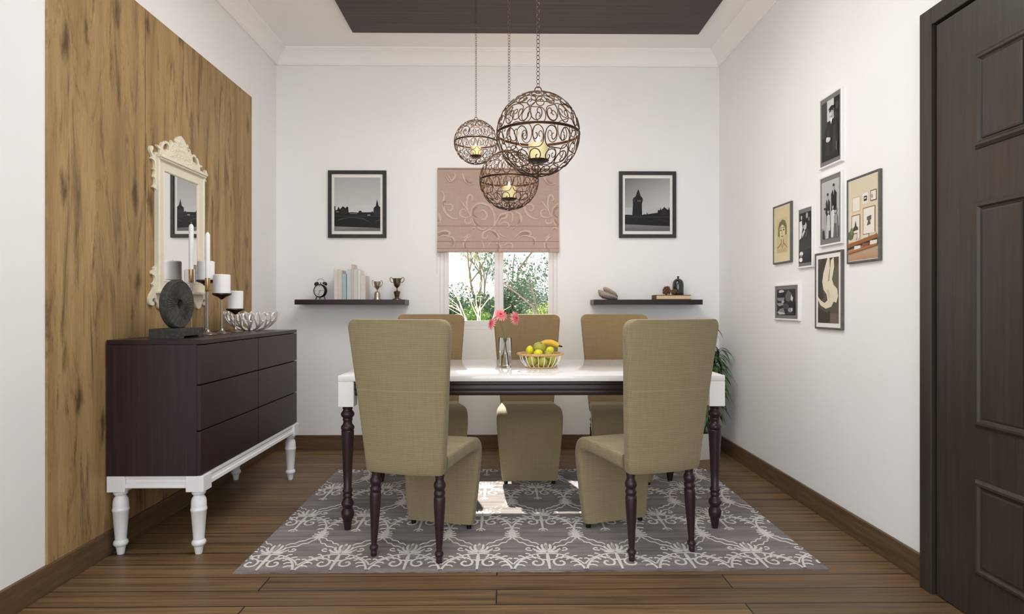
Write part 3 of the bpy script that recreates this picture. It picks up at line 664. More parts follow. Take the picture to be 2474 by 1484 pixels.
for k in range(12):
    a = 2 * pi * k / 12; r0, r1 = (0.032, 0.038) if k % 3 else (0.029, 0.038); q = Vector((sin(a), 0, cos(a))); t_ = Vector((cos(a), 0, -sin(a))) * (0.0009 if k % 3 else 0.0016)
    b.add([q * r0 - t_ + Vector((0, -0.019, ZCk)), q * r1 - t_ + Vector((0, -0.019, ZCk)), q * r1 + t_ + Vector((0, -0.019, ZCk)), q * r0 + t_ + Vector((0, -0.019, ZCk))], [(0, 1, 2, 3)])
b.build('hour_marks', 'black_enamel', dial, smooth=0)
MB().tube([(0, -0.0195, ZCk), (0.021, -0.0195, ZCk + 0.002)], 0.0017, 5).build('hour_hand', 'black_enamel', dial)
MB().tube([(0, -0.0202, ZCk), (-0.006, -0.0202, ZCk - 0.034)], 0.0012, 5).build('minute_hand', 'black_enamel', dial)
for sx in (-1, 1):
    i = MB(); i.lathe([(0.0, 0.017), (0.009, 0.0155), (0.016, 0.010), (0.019, 0.0), (0.018, -0.002), (0.0, -0.001)], 20)
    i.move(0, Matrix.Translation((sx * 0.033, 0, ZCk + 0.050)) @ Matrix.Rotation(sx * radians(36), 4, 'Y')); i.build('bell', 'black_enamel', ck)
    MB().tube([(sx * 0.028, 0, 0.026), (sx * 0.040, -0.004, 0.002)], [0.004, 0.003], 8).build('leg', 'black_enamel', ck)
MB().tube([(0, -0.01, 0.020), (0, -0.012, 0.002)], 0.004, 8).build('leg', 'black_enamel', ck)
MB().tube(spline([(-0.028, 0, ZCk + 0.074), (-0.018, 0, ZCk + 0.086), (0, 0, ZCk + 0.089), (0.018, 0, ZCk + 0.086), (0.028, 0, ZCk + 0.074)], 5), 0.0018, 6).build('handle', 'holder_metal', ck)
MB().tube([(0, 0, ZCk + 0.048), (0, 0, ZCk + 0.062)], [0.0025, 0.005], 8).build('hammer', 'black_enamel', ck)
# upright books
bk_list = [(807, 816, 651, (220, 209, 205), 0.13, 'leftmost of the upright books, pinkish white, beside the alarm clock'), (816.3, 826, 653, (212, 205, 194), 0.12, 'cream upright book between the pinkish book and the teal one'),
           (826.5, 836.5, 662, (166, 190, 196), 0.12, 'pale teal upright book with a bright spine'), (838, 848.5, 651, (198, 205, 206), 0.13, 'blue grey upright book right beside the teal one'),
           (849, 853.5, 639, (208, 192, 190), 0.12, 'tallest thin pinkish book in the row on the shelf'), (854, 864, 651, (208, 206, 201), 0.13, 'grey upright book right of the tallest thin book'),
           (864.5, 870.5, 653, (226, 224, 220), 0.12, 'thin white upright book near the right end of the row'), (871, 883, 666, (216, 209, 203), 0.13, 'short cream book at the right end of the row, towards the trophies')]
for i, (u0, u1, v, c, d, lab) in enumerate(bk_list):
    a = at(u0, 700, y=4.62).x; e = at(u1, 700, y=4.62).x; z1 = at(u0, v, y=4.62).z - ZS
    t_ = thing('book', lab, 'book', ((a + e) / 2, 4.62, ZS), 0, 'upright books on the left shelf'); hw = (e - a) / 2
    m = plain('book_cloth_%d' % i, c, 0.7, 0.05, 40)
    b = MB(); b.box((-hw, 0, 0), (hw, 0.003, z1), 0.001, 1).box((-hw, 0.003, 0), (-hw + 0.002, d, z1)).box((hw - 0.002, 0.003, 0), (hw, d, z1)); b.build('cover', m, t_, smooth=0)
    MB().box((-hw + 0.0022, 0.0035, 0.003), (hw - 0.0022, d - 0.003, z1 - 0.003)).build('pages', 'paper', t_, smooth=0)
def trophy(label, x, mat, s, kind):
    t_ = thing('trophy_cup', label, 'trophy', (x, 4.67, ZS), 0, 'trophy cups on the left shelf')
    if kind == 0:
        MB().lathe([(0.030, 0), (0.030, 0.004), (0.024, 0.012), (0.022, 0.018), (0.0215, 0.05), (0.018, 0.056), (0.008, 0.062), (0.0, 0.063)], 24).build('base', mat, t_)
        MB().lathe([(0.004, 0.060), (0.0035, 0.074), (0.006, 0.078), (0.010, 0.080), (0.019, 0.098), (0.024, 0.118), (0.027, 0.136), (0.0245, 0.136), (0.021, 0.116), (0.0, 0.088)], 24).build('cup', mat, t_)
        hp = [(0.0155, 0.092), (0.030, 0.104), (0.038, 0.122), (0.036, 0.140), (0.031, 0.146), (0.030, 0.138)]
    else:
        MB().lathe([(0.036, 0), (0.034, 0.005), (0.020, 0.012), (0.016, 0.02), (0.024, 0.05), (0.026, 0.058), (0.020, 0.064), (0.005, 0.070), (0.0, 0.071)], 24).build('base', mat, t_)
        MB().lathe([(0.005, 0.068), (0.005, 0.088), (0.013, 0.094), (0.022, 0.106), (0.027, 0.130), (0.031, 0.158), (0.034, 0.160), (0.030, 0.158), (0.026, 0.130), (0.0, 0.100)], 24).build('cup', mat, t_)
        hp = [(0.026, 0.130), (0.040, 0.130), (0.052, 0.146), (0.052, 0.160), (0.044, 0.168), (0.036, 0.162), (0.031, 0.152)]
    for sx in (-1, 1): MB().tube(spline([(sx * q[0], 0, q[1]) for q in hp], 5), 0.0024, 6).build('handle', mat, t_)
trophy('smaller silver trophy cup with bell shaped base on the left shelf', -0.954, 'silver_old', 1, 0)
trophy('larger dark bronze trophy cup at the right end of the left shelf', -0.806, 'bronze_cup', 1, 1)
# right shelf
t_ = thing('fossil_shell', 'ridged pale grey shell fossil on the right shelf', 'shell', (0.785, 4.67, ZS), radians(8))
def valve(b, pts, w, th):
    secs = []
    for (x, z, k) in pts:
        secs.append([(x + th * k * 0.35 * sin(a) * 0.4, w * k * cos(a), z + th * k * sin(a)) for a in [2 * pi * i / 10 for i in range(10)]])
    b.loft(secs)
b = MB(); valve(b, [(-0.078, 0.066, 0.35), (-0.066, 0.050, 0.8), (-0.04, 0.038, 1.0), (0.0, 0.028, 1.0), (0.04, 0.020, 0.8), (0.066, 0.010, 0.4)], 0.044, 0.028); b.build('lower_valve', 'shell', t_)
b = MB(); valve(b, [(-0.038, 0.083, 0.5), (-0.026, 0.078, 0.9), (0.0, 0.064, 1.0), (0.03, 0.048, 1.0), (0.056, 0.034, 0.8), (0.068, 0.022, 0.4)], 0.038, 0.020); b.build('upper_valve', 'shell', t_)
bk = thing('book', 'old brown book lying flat on the right shelf under the black vase', 'book', (1.262, 4.66, ZS), 0)
b = MB(); b.box((-0.132, -0.055, 0.031), (0.128, 0.08, 0.035), 0.001, 1).box((-0.132, -0.055, 0), (0.128, 0.08, 0.004), 0.001, 1).box((-0.135, -0.055, 0), (-0.130, 0.08, 0.035), 0.001, 1); b.build('cover', 'book_cover_old', bk, smooth=0)
MB().box((-0.1295, -0.052, 0.0045), (0.124, 0.076, 0.0305)).build('pages', 'paper', bk, smooth=0)
vs = thing('bottle_vase', 'black domed ribbed vase with tiny neck standing on the old book', 'vase', (1.312, 4.675, ZS + 0.0352))
MB().lathe([(0.0, 0), (0.040, 0), (0.042, 0.004), (0.042, 0.075), (0.040, 0.094), (0.033, 0.110), (0.022, 0.120), (0.010, 0.125), (0.0, 0.126)], 28).build('body', 'dark_glaze', vs)
MB().lathe([(0.007, 0.124), (0.0065, 0.131), (0.009, 0.136), (0.009, 0.142), (0.0, 0.142)], 16).build('neck', 'dark_glaze', vs)
def pine_cone(label, loc, s, tilt):
    b = MB(); b.ball((0, 0, 0.03), 0.022, 10, 8, (0.85, 0.85, 1.3))
    for k in range(46):
        f = k / 45; a = k * 2.39996; z = 0.004 + f * 0.056; r = 0.024 * sqrt(max(0.05, 1 - ((f - 0.35) / 0.68) ** 2)) + 0.004
        d = Vector((cos(a), sin(a), 0.15)); tn = Vector((-sin(a), cos(a), 0)); c = Vector((0, 0, z)); 
        b.add([c + d * r * 0.55 + tn * 0.006, c + d * r * 0.55 - tn * 0.006, c + d * r - tn * 0.008 + Vector((0, 0, 0.003)), c + d * (r + 0.003) + Vector((0, 0, 0.006)), c + d * r + tn * 0.008 + Vector((0, 0, 0.003)), c + d * r + Vector((0, 0, -0.004))], [(0, 1, 5), (1, 2, 5), (2, 3, 5), (3, 4, 5), (4, 0, 5), (0, 1, 2, 3, 4)])
    b.move(0, Matrix.Rotation(tilt, 4, 'Y') @ Matrix.Scale(s, 4))
    lo = min(v[2] for v in b.v)
    b.move(0, Matrix.Translation((0, 0, -lo)))
    tag(b.build('pine_cone', 'cone_brown', loc=loc, smooth=0), label, 'pine cone', 'pine cones on the old book')
pine_cone('larger brown pine cone standing on the old book, left of the smaller cone', (1.216, 4.655, ZS + 0.0352), 1.02, 0.1)
pine_cone('smaller brown pine cone tipped on its side against the black vase', (1.245, 4.632, ZS + 0.0352), 0.72, 1.2)

# ------------------------------------------------------------------ dining table
TX0, TX1, TY0, TY1, TZ = -0.798, 1.066, 2.985, 3.885, 0.76
tb = thing('dining_table', 'white topped dining table with dark turned legs', 'table', ((TX0 + TX1) / 2, (TY0 + TY1) / 2, 0.012))
hx, hy, tz = (TX1 - TX0) / 2, (TY1 - TY0) / 2, TZ - 0.012
MB().box((-hx, -hy, tz - 0.028), (hx, hy, tz), 0.0025, 2).build('tabletop', 'table_white', tb, smooth=30)
aw = 0.075
for sx in (-1, 1):
    for sy in (-1, 1):
        x0, y0 = sx * (hx - aw / 2), sy * (hy - aw / 2)
        blk = MB().box((x0 - aw / 2, y0 - aw / 2, 0.598), (x0 + aw / 2, y0 + aw / 2, tz - 0.0285), 0.002, 1).build('corner_block', 'table_white', tb, smooth=0)
        pf = [(1383, 30), (1375, 32), (1330, 40), (1300, 46), (1290, 54), (1270, 60), (1250, 63), (1232, 60), (1215, 50), (1205, 44), (1195, 47), (1180, 58), (1165, 63), (1150, 58), (1135, 46), (1118, 38), (1112, 38), (1105, 46), (1092, 47), (1083, 42), (1075, 42), (1066, 49), (1055, 50), (1044, 44), (1036, 38), (900, 44), (720, 53), (610, 60), (570, 61), (558, 62), (552, 56), (545, 62), (530, 66), (516, 62), (505, 50), (498, 45), (480, 42), (468, 46), (460, 48), (452, 44), (444, 50), (435, 60), (420, 66), (404, 62), (392, 50), (384, 44), (376, 44), (370, 50), (362, 46), (356, 53), (350, 53)]
        MB().lathe([(w_ / 2000.0 * 0.98, 0.598 * (1383 - v) / 1033.0) for v, w_ in pf], 24, (x0, y0, 0)).build('leg', 'wenge_turned', tb)
def rail(b, p, q, nrm):
    """moulded rail between p and q (xy), outside face towards nrm"""
    prof = [(0.0, 0.716), (0.012, 0.716), (0.012, 0.704), (0.006, 0.700), (0.010, 0.688), (0.008, 0.676), (0.004, 0.672), (0.006, 0.662), (0.002, 0.650), (0.0, 0.649), (-0.016, 0.649), (-0.016, 0.716)]
    b.loft([[(e[0] + nrm[0] * o_, e[1] + nrm[1] * o_, z_) for o_, z_ in prof] for e in (p, q)])
for sy in (-1, 1):
    b = MB(); rail(b, (-hx + aw + 0.0004, sy * (hy - 0.03)), (hx - aw - 0.0004, sy * (hy - 0.03)), (0, sy)); b.build('apron_rail', 'wenge_along', tb, smooth=30)
for sx in (-1, 1):
    b = MB(); rail(b, (sx * (hx - 0.03), -hy + aw + 0.0004), (sx * (hx - 0.03), hy - aw - 0.0004), (sx, 0)); b.build('apron_rail', 'wenge_along', tb, smooth=30)

# ------------------------------------------------------------------ dining chairs
def rrect(w, t, r, n=4):
    """rounded rectangle: list of (a, b) round the outline, w wide (a) and t thick (b)"""
    r = min(r, w / 2 * 0.98, t / 2 * 0.98); out = []
    for cx, cy, a0 in ((w / 2 - r, t / 2 - r, 0), (-w / 2 + r, t / 2 - r, 90), (-w / 2 + r, -t / 2 + r, 180), (w / 2 - r, -t / 2 + r, 270)):
        for k in range(n + 1):
            a = radians(a0 + 90 * k / n); out.append((cx + r * cos(a), cy + r * sin(a)))
    return out
def dense(sec, n=8):
    """split the long straight sides so that a curved plan can be bent in"""
    out = []
    for i, p in enumerate(sec):
        q = sec[(i + 1) % len(sec)]; out.append(p)
        if abs(p[0] - q[0]) > 0.1: out += [(p[0] + (q[0] - p[0]) * k / n, p[1] + (q[1] - p[1]) * k / n) for k in range(1, n)]
    return out
def make_chair(label):
    t_ = thing('dining_chair', label, 'chair', (0, 0, 0.012), 0, 'dining chairs around the table')
    # waterfall seat: section carried along the path seat -> rounded front -> panel down to the floor
    path = [(0.030, 0.412), (0.12, 0.415), (0.24, 0.421), (0.33, 0.424), (0.378, 0.418), (0.405, 0.402), (0.419, 0.376), (0.423, 0.34), (0.420, 0.26), (0.414, 0.14), (0.408, 0.024)]
    wid = [0.352, 0.360, 0.378, 0.394, 0.402, 0.404, 0.402, 0.398, 0.386, 0.364, 0.338]
    thk = [0.066, 0.066, 0.066, 0.066, 0.066, 0.066, 0.064, 0.062, 0.060, 0.058, 0.056]
    sp = spline([(p[0], p[1], 0) for p in path], 3); sw = spline([(a, b_, 0) for a, b_ in zip(wid, thk)], 3); secs = []
    for i, p in enumerate(sp):
        tg = (sp[min(i + 1, len(sp) - 1)] - sp[max(i - 1, 0)]).normalized(); nr = Vector((-tg.y, tg.x))
        k = 1.0 if i < len(sp) - 1 else 0.985
        secs.append([(a * k, p.x + nr.x * q, p.y + nr.y * q) for a, q in rrect(sw[i].x, sw[i].y, 0.016, 4)])
    MB().loft(secs).build('seat', 'fabric', t_, smooth=50)
    # back: tapered slab, reclined, bowed outwards in plan, rounded top corners
    zb, zt, rc = 0.372, 1.028, 0.042; secs = []
    zs = [0, 0.02, 0.08, 0.2, 0.35, 0.5, 0.65, 0.8, 0.9]
    lev = [(zb + f * (zt - rc - zb), 0) for f in zs] + [(zt - rc + rc * sin(a), rc * (1 - cos(a))) for a in [radians(q) for q in (0, 18, 36, 54, 70, 82, 88)]]
    for j, (z, inset) in enumerate(lev):
        f = (z - zb) / (zt - zb); w_ = 0.352 + 0.112 * f - 2 * inset; th_ = 0.060 - 0.012 * f
        if j == 0: w_ -= 0.010; th_ -= 0.014
        if j == len(lev) - 1: th_ *= 0.55
        elif j == len(lev) - 2: th_ *= 0.86
        yc = 0.006 - 0.092 * f ** 1.15
        sec = dense(rrect(w_, th_, 0.018, 4))
        bow = 0.040
        secs.append([(a, yc + q - bow * (1 - (a / 0.235) ** 2), z) for a, q in sec])
    bk_ = MB().loft(secs).build('backrest', ['fabric', 'fabric_tan'], t_, smooth=50)
    for pg in bk_.data.polygons:   # the side one leans on is covered in a browner cloth
        if pg.normal.y > 0.6: pg.material_index = 1
    # welt lines: round the rear face and across it
    pts = []
    def rear(x, z, o_=0.0):
        f = (z - zb) / (zt - zb); return (x, 0.006 - 0.092 * f ** 1.15 - (0.060 - 0.012 * f) / 2 - 0.040 * (1 - (x / 0.235) ** 2) - o_, z)
    zz = 0.728; wz = (0.352 + 0.112 * (zz - zb) / (zt - zb)) / 2 - 0.014
    MB().tube([rear(-wz + 2 * wz * k / 14, zz) for k in range(15)], 0.0012, 5).build('seam', 'fabric_trim', bk_)
    for sx in (-1, 1):
        pf = [(0.0, 0.0115), (0.003, 0.013), (0.018, 0.0135), (0.022, 0.0125), (0.028, 0.017), (0.036, 0.0195), (0.043, 0.017), (0.048, 0.0125), (0.056, 0.0130), (0.15, 0.019), (0.22, 0.0235), (0.262, 0.0245), (0.272, 0.0235), (0.276, 0.0205), (0.282, 0.0235), (0.288, 0.0245), (0.296, 0.0225), (0.302, 0.0195), (0.310, 0.0235), (0.320, 0.0260), (0.332, 0.0240), (0.340, 0.0185), (0.350, 0.0175), (0.362, 0.0205), (0.368, 0.0190), (0.380, 0.0190)]
        b = MB(); b.lathe([(r, z) for z, r in pf], 18)
        b.move(0, Matrix(((1, 0, sx * -0.01, sx * 0.151), (0, 1, 0.045, -0.012), (0, 0, 1, 0), (0, 0, 0, 1)))); b.build('leg', 'wenge_turned', t_)
        MB().lathe([(0.0115, 0), (0.0125, 0.004), (0.0125, 0.030)], 12, (sx * 0.145, 0.408, 0)).build('foot', 'black_foot', t_)
    return t_
c0 = make_chair('beige chair at the left end of the table, back to the camera, turned right')
c0.location = (-0.418, 2.672, 0.012); c0.rotation_euler = (0, 0, radians(-15))
dup(c0, 'beige chair at the right end of the table, back to the camera, turned left', (0.681, 2.695, 0.012), radians(19))
dup(c0, 'beige chair facing the camera across the table, in the middle behind the flower vase', (0.154, 4.20, 0.012), radians(180))
dup(c0, 'beige chair on the far side of the table, mostly hidden behind the front left chair', (-0.49, 4.20, 0.012), radians(189))
dup(c0, 'beige chair on the far side of the table, partly hidden behind the front right chair', (0.748, 4.165, 0.012), radians(177))

# ------------------------------------------------------------------ rug
RX0, RX1, RY0, RY1 = -1.11, 1.345, 2.55, 4.14
rg = thing('area_rug', 'grey rug with white scroll pattern under the dining table', 'rug', (0, 0, 0))
b = MB(); nx, ny = 120, 80; vs = []; fs = []
for j in range(ny + 1):
    for i in range(nx + 1):
        e = min(i, nx - i, j, ny - j)
        vs.append((RX0 + (RX1 - RX0) * i / nx + (random.uniform(-0.004, 0.004) if i in (0, nx) else 0), RY0 + (RY1 - RY0) * j / ny + (random.uniform(-0.003, 0.003) if j in (0, ny) else 0), 0.0092 + random.uniform(-0.0005, 0.0005) - (0.0085 if e == 0 else 0)))
for j in range(ny):
    for i in range(nx): a = j * (nx + 1) + i; fs.append((a, a + 1, a + nx + 2, a + nx + 1))
b.add(vs, fs)
half = [  # strokes for the right half of one repeat (x from its middle column, y along the rug), half width
    # paired scrolls springing from the starburst below
    ([(0.150, -0.050), (0.148, 0.000), (0.138, 0.050), (0.112, 0.108), (0.074, 0.134), (0.040, 0.124), (0.022, 0.092), (0.029, 0.058), (0.052, 0.050), (0.067, 0.070), (0.058, 0.094), (0.045, 0.086)], 0.0042),
    ([(0.0, 0.178), (0.004, 0.130), (0.002, 0.070), (0.0, 0.010), (0.0, -0.030)], 0.0036), ([(0.0, -0.022), (0.0, -0.046)], 0.0075), ([(0.0, -0.010), (0.014, -0.018), (0.022, -0.036)], 0.0034),
    ([(0.002, 0.100), (0.016, 0.108), (0.026, 0.104)], 0.003), ([(0.124, 0.086), (0.102, 0.088), (0.090, 0.074)], 0.0028), ([(0.136, 0.054), (0.114, 0.054), (0.100, 0.040)], 0.0028), ([(0.142, -0.004), (0.124, -0.004), (0.112, -0.014)], 0.0026),
    # leafy garland over the scrolls
    ([(0.004, 0.176), (0.034, 0.172), (0.066, 0.158), (0.096, 0.136), (0.122, 0.112), (0.140, 0.084), (0.150, 0.060)], 0.0034),
    ([(0.044, 0.168), (0.042, 0.146), (0.032, 0.134)], 0.0036), ([(0.068, 0.156), (0.064, 0.134), (0.052, 0.120)], 0.0036), ([(0.092, 0.138), (0.086, 0.118), (0.074, 0.108)], 0.0036), ([(0.072, 0.156), (0.084, 0.172), (0.096, 0.174)], 0.003), ([(0.100, 0.132), (0.114, 0.146), (0.128, 0.146)], 0.003), ([(0.124, 0.108), (0.136, 0.122), (0.148, 0.118)], 0.003),
    # leaf cluster
    ([(0.0, 0.185), (0.0, 0.292)], 0.0062), ([(0.004, 0.190), (0.018, 0.240), (0.018, 0.278)], 0.0052), ([(0.006, 0.194), (0.034, 0.226), (0.040, 0.256)], 0.0050), ([(0.006, 0.196), (0.040, 0.204), (0.056, 0.222)], 0.0046), ([(0.004, 0.192), (0.032, 0.188), (0.048, 0.192)], 0.0036), ([(0.0, 0.200), (0.0, 0.168)], 0.0064),
    ([(0.066, 0.206), (0.086, 0.212), (0.092, 0.228), (0.080, 0.238), (0.072, 0.226)], 0.0028), ([(0.060, 0.214), (0.058, 0.232)], 0.003),
    # two wavy stems up to the starburst
    ([(0.030, 0.272), (0.044, 0.296), (0.062, 0.300), (0.076, 0.326), (0.100, 0.336), (0.112, 0.360), (0.136, 0.376)], 0.0024),
    ([(0.046, 0.246), (0.062, 0.262), (0.084, 0.268), (0.100, 0.296), (0.120, 0.304), (0.130, 0.330), (0.145, 0.346)], 0.0024),
    # starburst, shared with the neighbour
    ([(0.150, 0.362), (0.150, 0.440)], 0.0120), ([(0.150, 0.425), (0.126, 0.448)], 0.0056), ([(0.150, 0.412), (0.116, 0.420)], 0.0056), ([(0.150, 0.396), (0.114, 0.392)], 0.0052), ([(0.150, 0.382), (0.124, 0.366)], 0.0050), ([(0.150, 0.370), (0.138, 0.346)], 0.0042), ([(0.150, 0.435), (0.140, 0.462)], 0.0042),
]
PX, PY = 0.302, 0.492
b.cur = 1
cols_ = [-1.02 + PX * k for k in range(-1, 9)]
rsp = [(spline([(p[0], p[1], 0) for p in path], 4), w_) for path, w_ in half]
for cx_ in cols_:
    for row in range(-1, 4):
        oy = RY0 - 0.004 + PY * row
        for sg in (-1, 1):
            for pts, w_ in rsp:
                m = len(pts); vs = []; ok = []
                for i, p in enumerate(pts):
                    tg = pts[min(i + 1, m - 1)] - pts[max(i - 1, 0)]; tg = tg.normalized() if tg.length > 1e-9 else Vector((1, 0, 0)); nn = Vector((-tg.y, tg.x, 0))
                    k = (0.55 if i in (0, m - 1) else 1.0) * w_ * 1.28
                    for q, zz in ((p + nn * k, 0.0092), (p, 0.0117), (p - nn * k, 0.0092)):
                        vs.append((cx_ + sg * q.x, oy + q.y, zz))
                    x, y = cx_ + sg * p.x, oy + p.y; ok.append(RX0 + 0.008 < x < RX1 - 0.008 and RY0 + 0.003 < y < RY1 - 0.006)
                fs = []
                for i in range(m - 1):
                    if ok[i] and ok[i + 1]: fs += [(3 * i, 3 * i + 1, 3 * i + 4, 3 * i + 3), (3 * i + 1, 3 * i + 2, 3 * i + 5, 3 * i + 4)]
                if fs: b.add(vs, fs)
b.cur = 0
o = b.build('pile', ['rug_ground', 'rug_scroll'], rg, smooth=60, recalc=False)
bm = bmesh.new(); bm.from_mesh(o.data); bm.verts.ensure_lookup_table()
bmesh.ops.delete(bm, geom=[v for v in bm.verts if not v.link_faces], context='VERTS')
for f in bm.faces:
    f.normal_update()
    if f.normal.z < 0: f.normal_flip()
bm.to_mesh(o.data); bm.free()
MB().box((RX0 + 0.003, RY0 + 0.003, 0.0003), (RX1 - 0.003, RY1 - 0.003, 0.006)).build('backing', 'rug_ground', rg, smooth=0)

# ------------------------------------------------------------------ sideboard
SX0, SX1, SY0, SY1, SZ0, SZ1 = -1.7335, -1.325, 2.725, 3.979, 0.352, 0.946
sb = thing('sideboard', 'dark wood six drawer sideboard on white turned legs against the oak panelling', 'sideboard', ((SX0 + SX1) / 2, (SY0 + SY1) / 2, 0))
ox, oy = (SX0 + SX1) / 2, (SY0 + SY1) / 2; hx, hy = (SX1 - SX0) / 2, (SY1 - SY0) / 2
b = MB(); b.box((-hx, -hy, SZ0), (hx - 0.018, -hy + 0.02, SZ1 - 0.020)).box((-hx, hy - 0.02, SZ0), (hx - 0.018, hy, SZ1 - 0.020)).box((-hx, -hy + 0.02, SZ0), (hx - 0.02, hy - 0.02, SZ0 + 0.02)).box((-hx, -hy + 0.02, SZ0 + 0.02), (-hx + 0.01, hy - 0.02, SZ1 - 0.020)).box((-hx + 0.01, -0.01, SZ0 + 0.02), (hx - 0.02, 0.01, SZ1 - 0.02))
b.build('carcass', 'wenge_vertical', sb, smooth=0)
MB().box((-hx, -hy, SZ1 - 0.0195), (hx, hy, SZ1), 0.0012, 1).build('cabinet_top', 'wenge_along', sb, smooth=0)
zr = [SZ0 + 0.001, 0.548, 0.749, SZ1 - 0.0205]; gap = 0.0026
yr = [-hy, 3.359 - oy, hy]
for i in range(3):
    for j in range(2):
        MB().box((hx - 0.0175, yr[j] + (gap if j else 0), zr[i] + gap), (hx, yr[j + 1] - (0 if j else gap), zr[i + 1] - gap), 0.001, 1).build('drawer_front', 'wenge_vertical', sb, smooth=0)
bw = 0.078
for sx in (-1, 1):
    for sy in (-1, 1):
        x0, y0 = sx * (hx - bw / 2) , sy * (hy - bw / 2); x0 += 0.012 if sx > 0 else 0
        MB().box((x0 - bw / 2, y0 - bw / 2, 0.281), (x0 + bw / 2, y0 + bw / 2, SZ0 - 0.0005), 0.002, 1).build('corner_block', 'white_lacquer', sb, smooth=0)
        pf = [(1430, 19), (1426, 20), (1392, 26), (1384, 27), (1378, 36), (1366, 41), (1354, 38), (1346, 31), (1338, 31), (1180, 43), (1176, 46), (1166, 46), (1160, 43), (1150, 43), (1120, 42), (1104, 37), (1094, 30), (1088, 28), (1084, 34), (1076, 39), (1068, 38), (1060, 36)]
        MB().lathe([(w_ / 1344.0, 0.281 * (1430 - v) / 370.0) for v, w_ in pf], 24, (x0, y0, 0)).build('leg', 'white_lacquer', sb)
def rail2(b, p, q, nrm):
    prof = [(0.0, SZ0 - 0.0005), (0.010, SZ0 - 0.0005), (0.010, 0.338), (0.004, 0.334), (0.007, 0.322), (0.004, 0.318), (0.012, 0.314), (0.014, 0.300), (0.010, 0.296), (0.0, 0.296), (-0.016, 0.296), (-0.016, SZ0 - 0.0005)]
    b.loft([[(e[0] + nrm[0] * o_, e[1] + nrm[1] * o_, z_) for o_, z_ in prof] for e in (p, q)])
for sy in (-1, 1):
    b = MB(); rail2(b, (-hx + bw + 0.0004, sy * (hy - 0.02)), (hx - bw + 0.0116, sy * (hy - 0.02)), (0, sy)); b.build('apron_rail', 'white_lacquer', sb, smooth=30)
for sx in (-1, 1):
    q = sx * (hx - 0.02) + (0.012 if sx > 0 else 0)
    b = MB(); rail2(b, (q, -hy + bw + 0.0004), (q, hy - bw - 0.0004), (sx, 0)); b.build('apron_rail', 'white_lacquer', sb, smooth=30)

# ------------------------------------------------------------------ carved mirror (local x runs along the wall away from the camera, front faces local -y)
MYC = 3.341
mr = thing('wall_mirror', 'ivory carved mirror with scrolled crest hung on the oak panelling', 'mirror', (XL + 0.0095, MYC, 1.08), pi / 2)
def mp(px, py, crop):   # crop pixel -> local (along wall, up)
    u, v = (340 + px / 5.933, 310 + py / 5.933) if crop == 4 else (340 + px / 5.3, 560 + py / 5.3)
    p = at(u, v, x=-1.727); return (p.y - MYC, p.z - 1.08)
left = [mp(*p, 4) for p in ((575, 108), (548, 112), (520, 128), (495, 160), (480, 205), (470, 235), (452, 205), (440, 165), (428, 200), (412, 228), (400, 215), (382, 190), (350, 176), (336, 196), (310, 190), (292, 215), (285, 240), (265, 254), (225, 230), (240, 268), (262, 285), (270, 310), (262, 350), (246, 360), (232, 352), (215, 334), (198, 366), (178, 366), (166, 340), (164, 320), (176, 290), (172, 258), (150, 244), (134, 258), (126, 290), (132, 330), (150, 370), (164, 400), (146, 428), (180, 450), (196, 490), (196, 560), (176, 580), (198, 604), (192, 650), (180, 690), (200, 720), (200, 800), (170, 834), (204, 862), (222, 880))]
cxm = left[0][0]
sh = 0.0 - cxm
left = [(a + sh, z) for a, z in left]; left[0] = (0, left[0][1])
zbase = mp(225, 560, 4)[1]
inner_x = -0.20
ol = left + [(inner_x, left[-1][1]), (inner_x, zbase + 0.03)]
outline = ol + [(-a, z) for a, z in ol[:0:-1]]
hole = [mp(*p, 4) for p in ((330, 232), (350, 214), (372, 216), (395, 244), (398, 280), (388, 318), (374, 300), (360, 298), (345, 326), (322, 304), (314, 268))]
hole = [(a + sh, z) for a, z in hole]
sm = lambda pts, per=3: [(p.x, p.y) for p in spline([(a, z, 0) for a, z in pts], per)]
ol = sm(left) + [(inner_x, left[-1][1]), (inner_x, zbase + 0.03)]
outline = ol + [(-a, z) for a, z in ol[:0:-1]]
hole = [(p.x, p.y) for p in spline([(a, z, 0) for a, z in hole], 3, True)]
b = MB(); b.prism(outline, [hole, [(-a, z) for a, z in hole[::-1]]], -0.012, 0.0)
b.build('carved_crest', 'ivory_carved', mr, smooth=30)
# floral relief on the crest
b = MB(); rnd = random.Random(3)
zt_ = left[0][1]
cnt = 0
while cnt < 260:
    a = rnd.uniform(-0.17, 0.17); z = rnd.uniform(zbase + 0.035, zt_ - 0.03)
    lim = 0.16 - 0.115 * max(0, (z - zbase - 0.05) / (zt_ - zbase - 0.05))
    if abs(a) > lim: continue
    cnt += 1
    if rnd.random() < 0.55:
        r = rnd.uniform(0.003, 0.006); b.ball((a, -0.012, z), r, 6, 4, (1, 0.9, 1))
    else:
        ang = rnd.uniform(0, 2 * pi); L = rnd.uniform(0.010, 0.020)
        b.tube([(a + L * (k / 4 - 0.5) * cos(ang), -0.0130, z + L * (k / 4 - 0.5) * sin(ang) + 0.004 * sin(k / 4 * pi)) for k in range(5)], [0.001, 0.003, 0.0035, 0.003, 0.001], 5)
b.build('floral_relief', 'ivory_carved', mr)
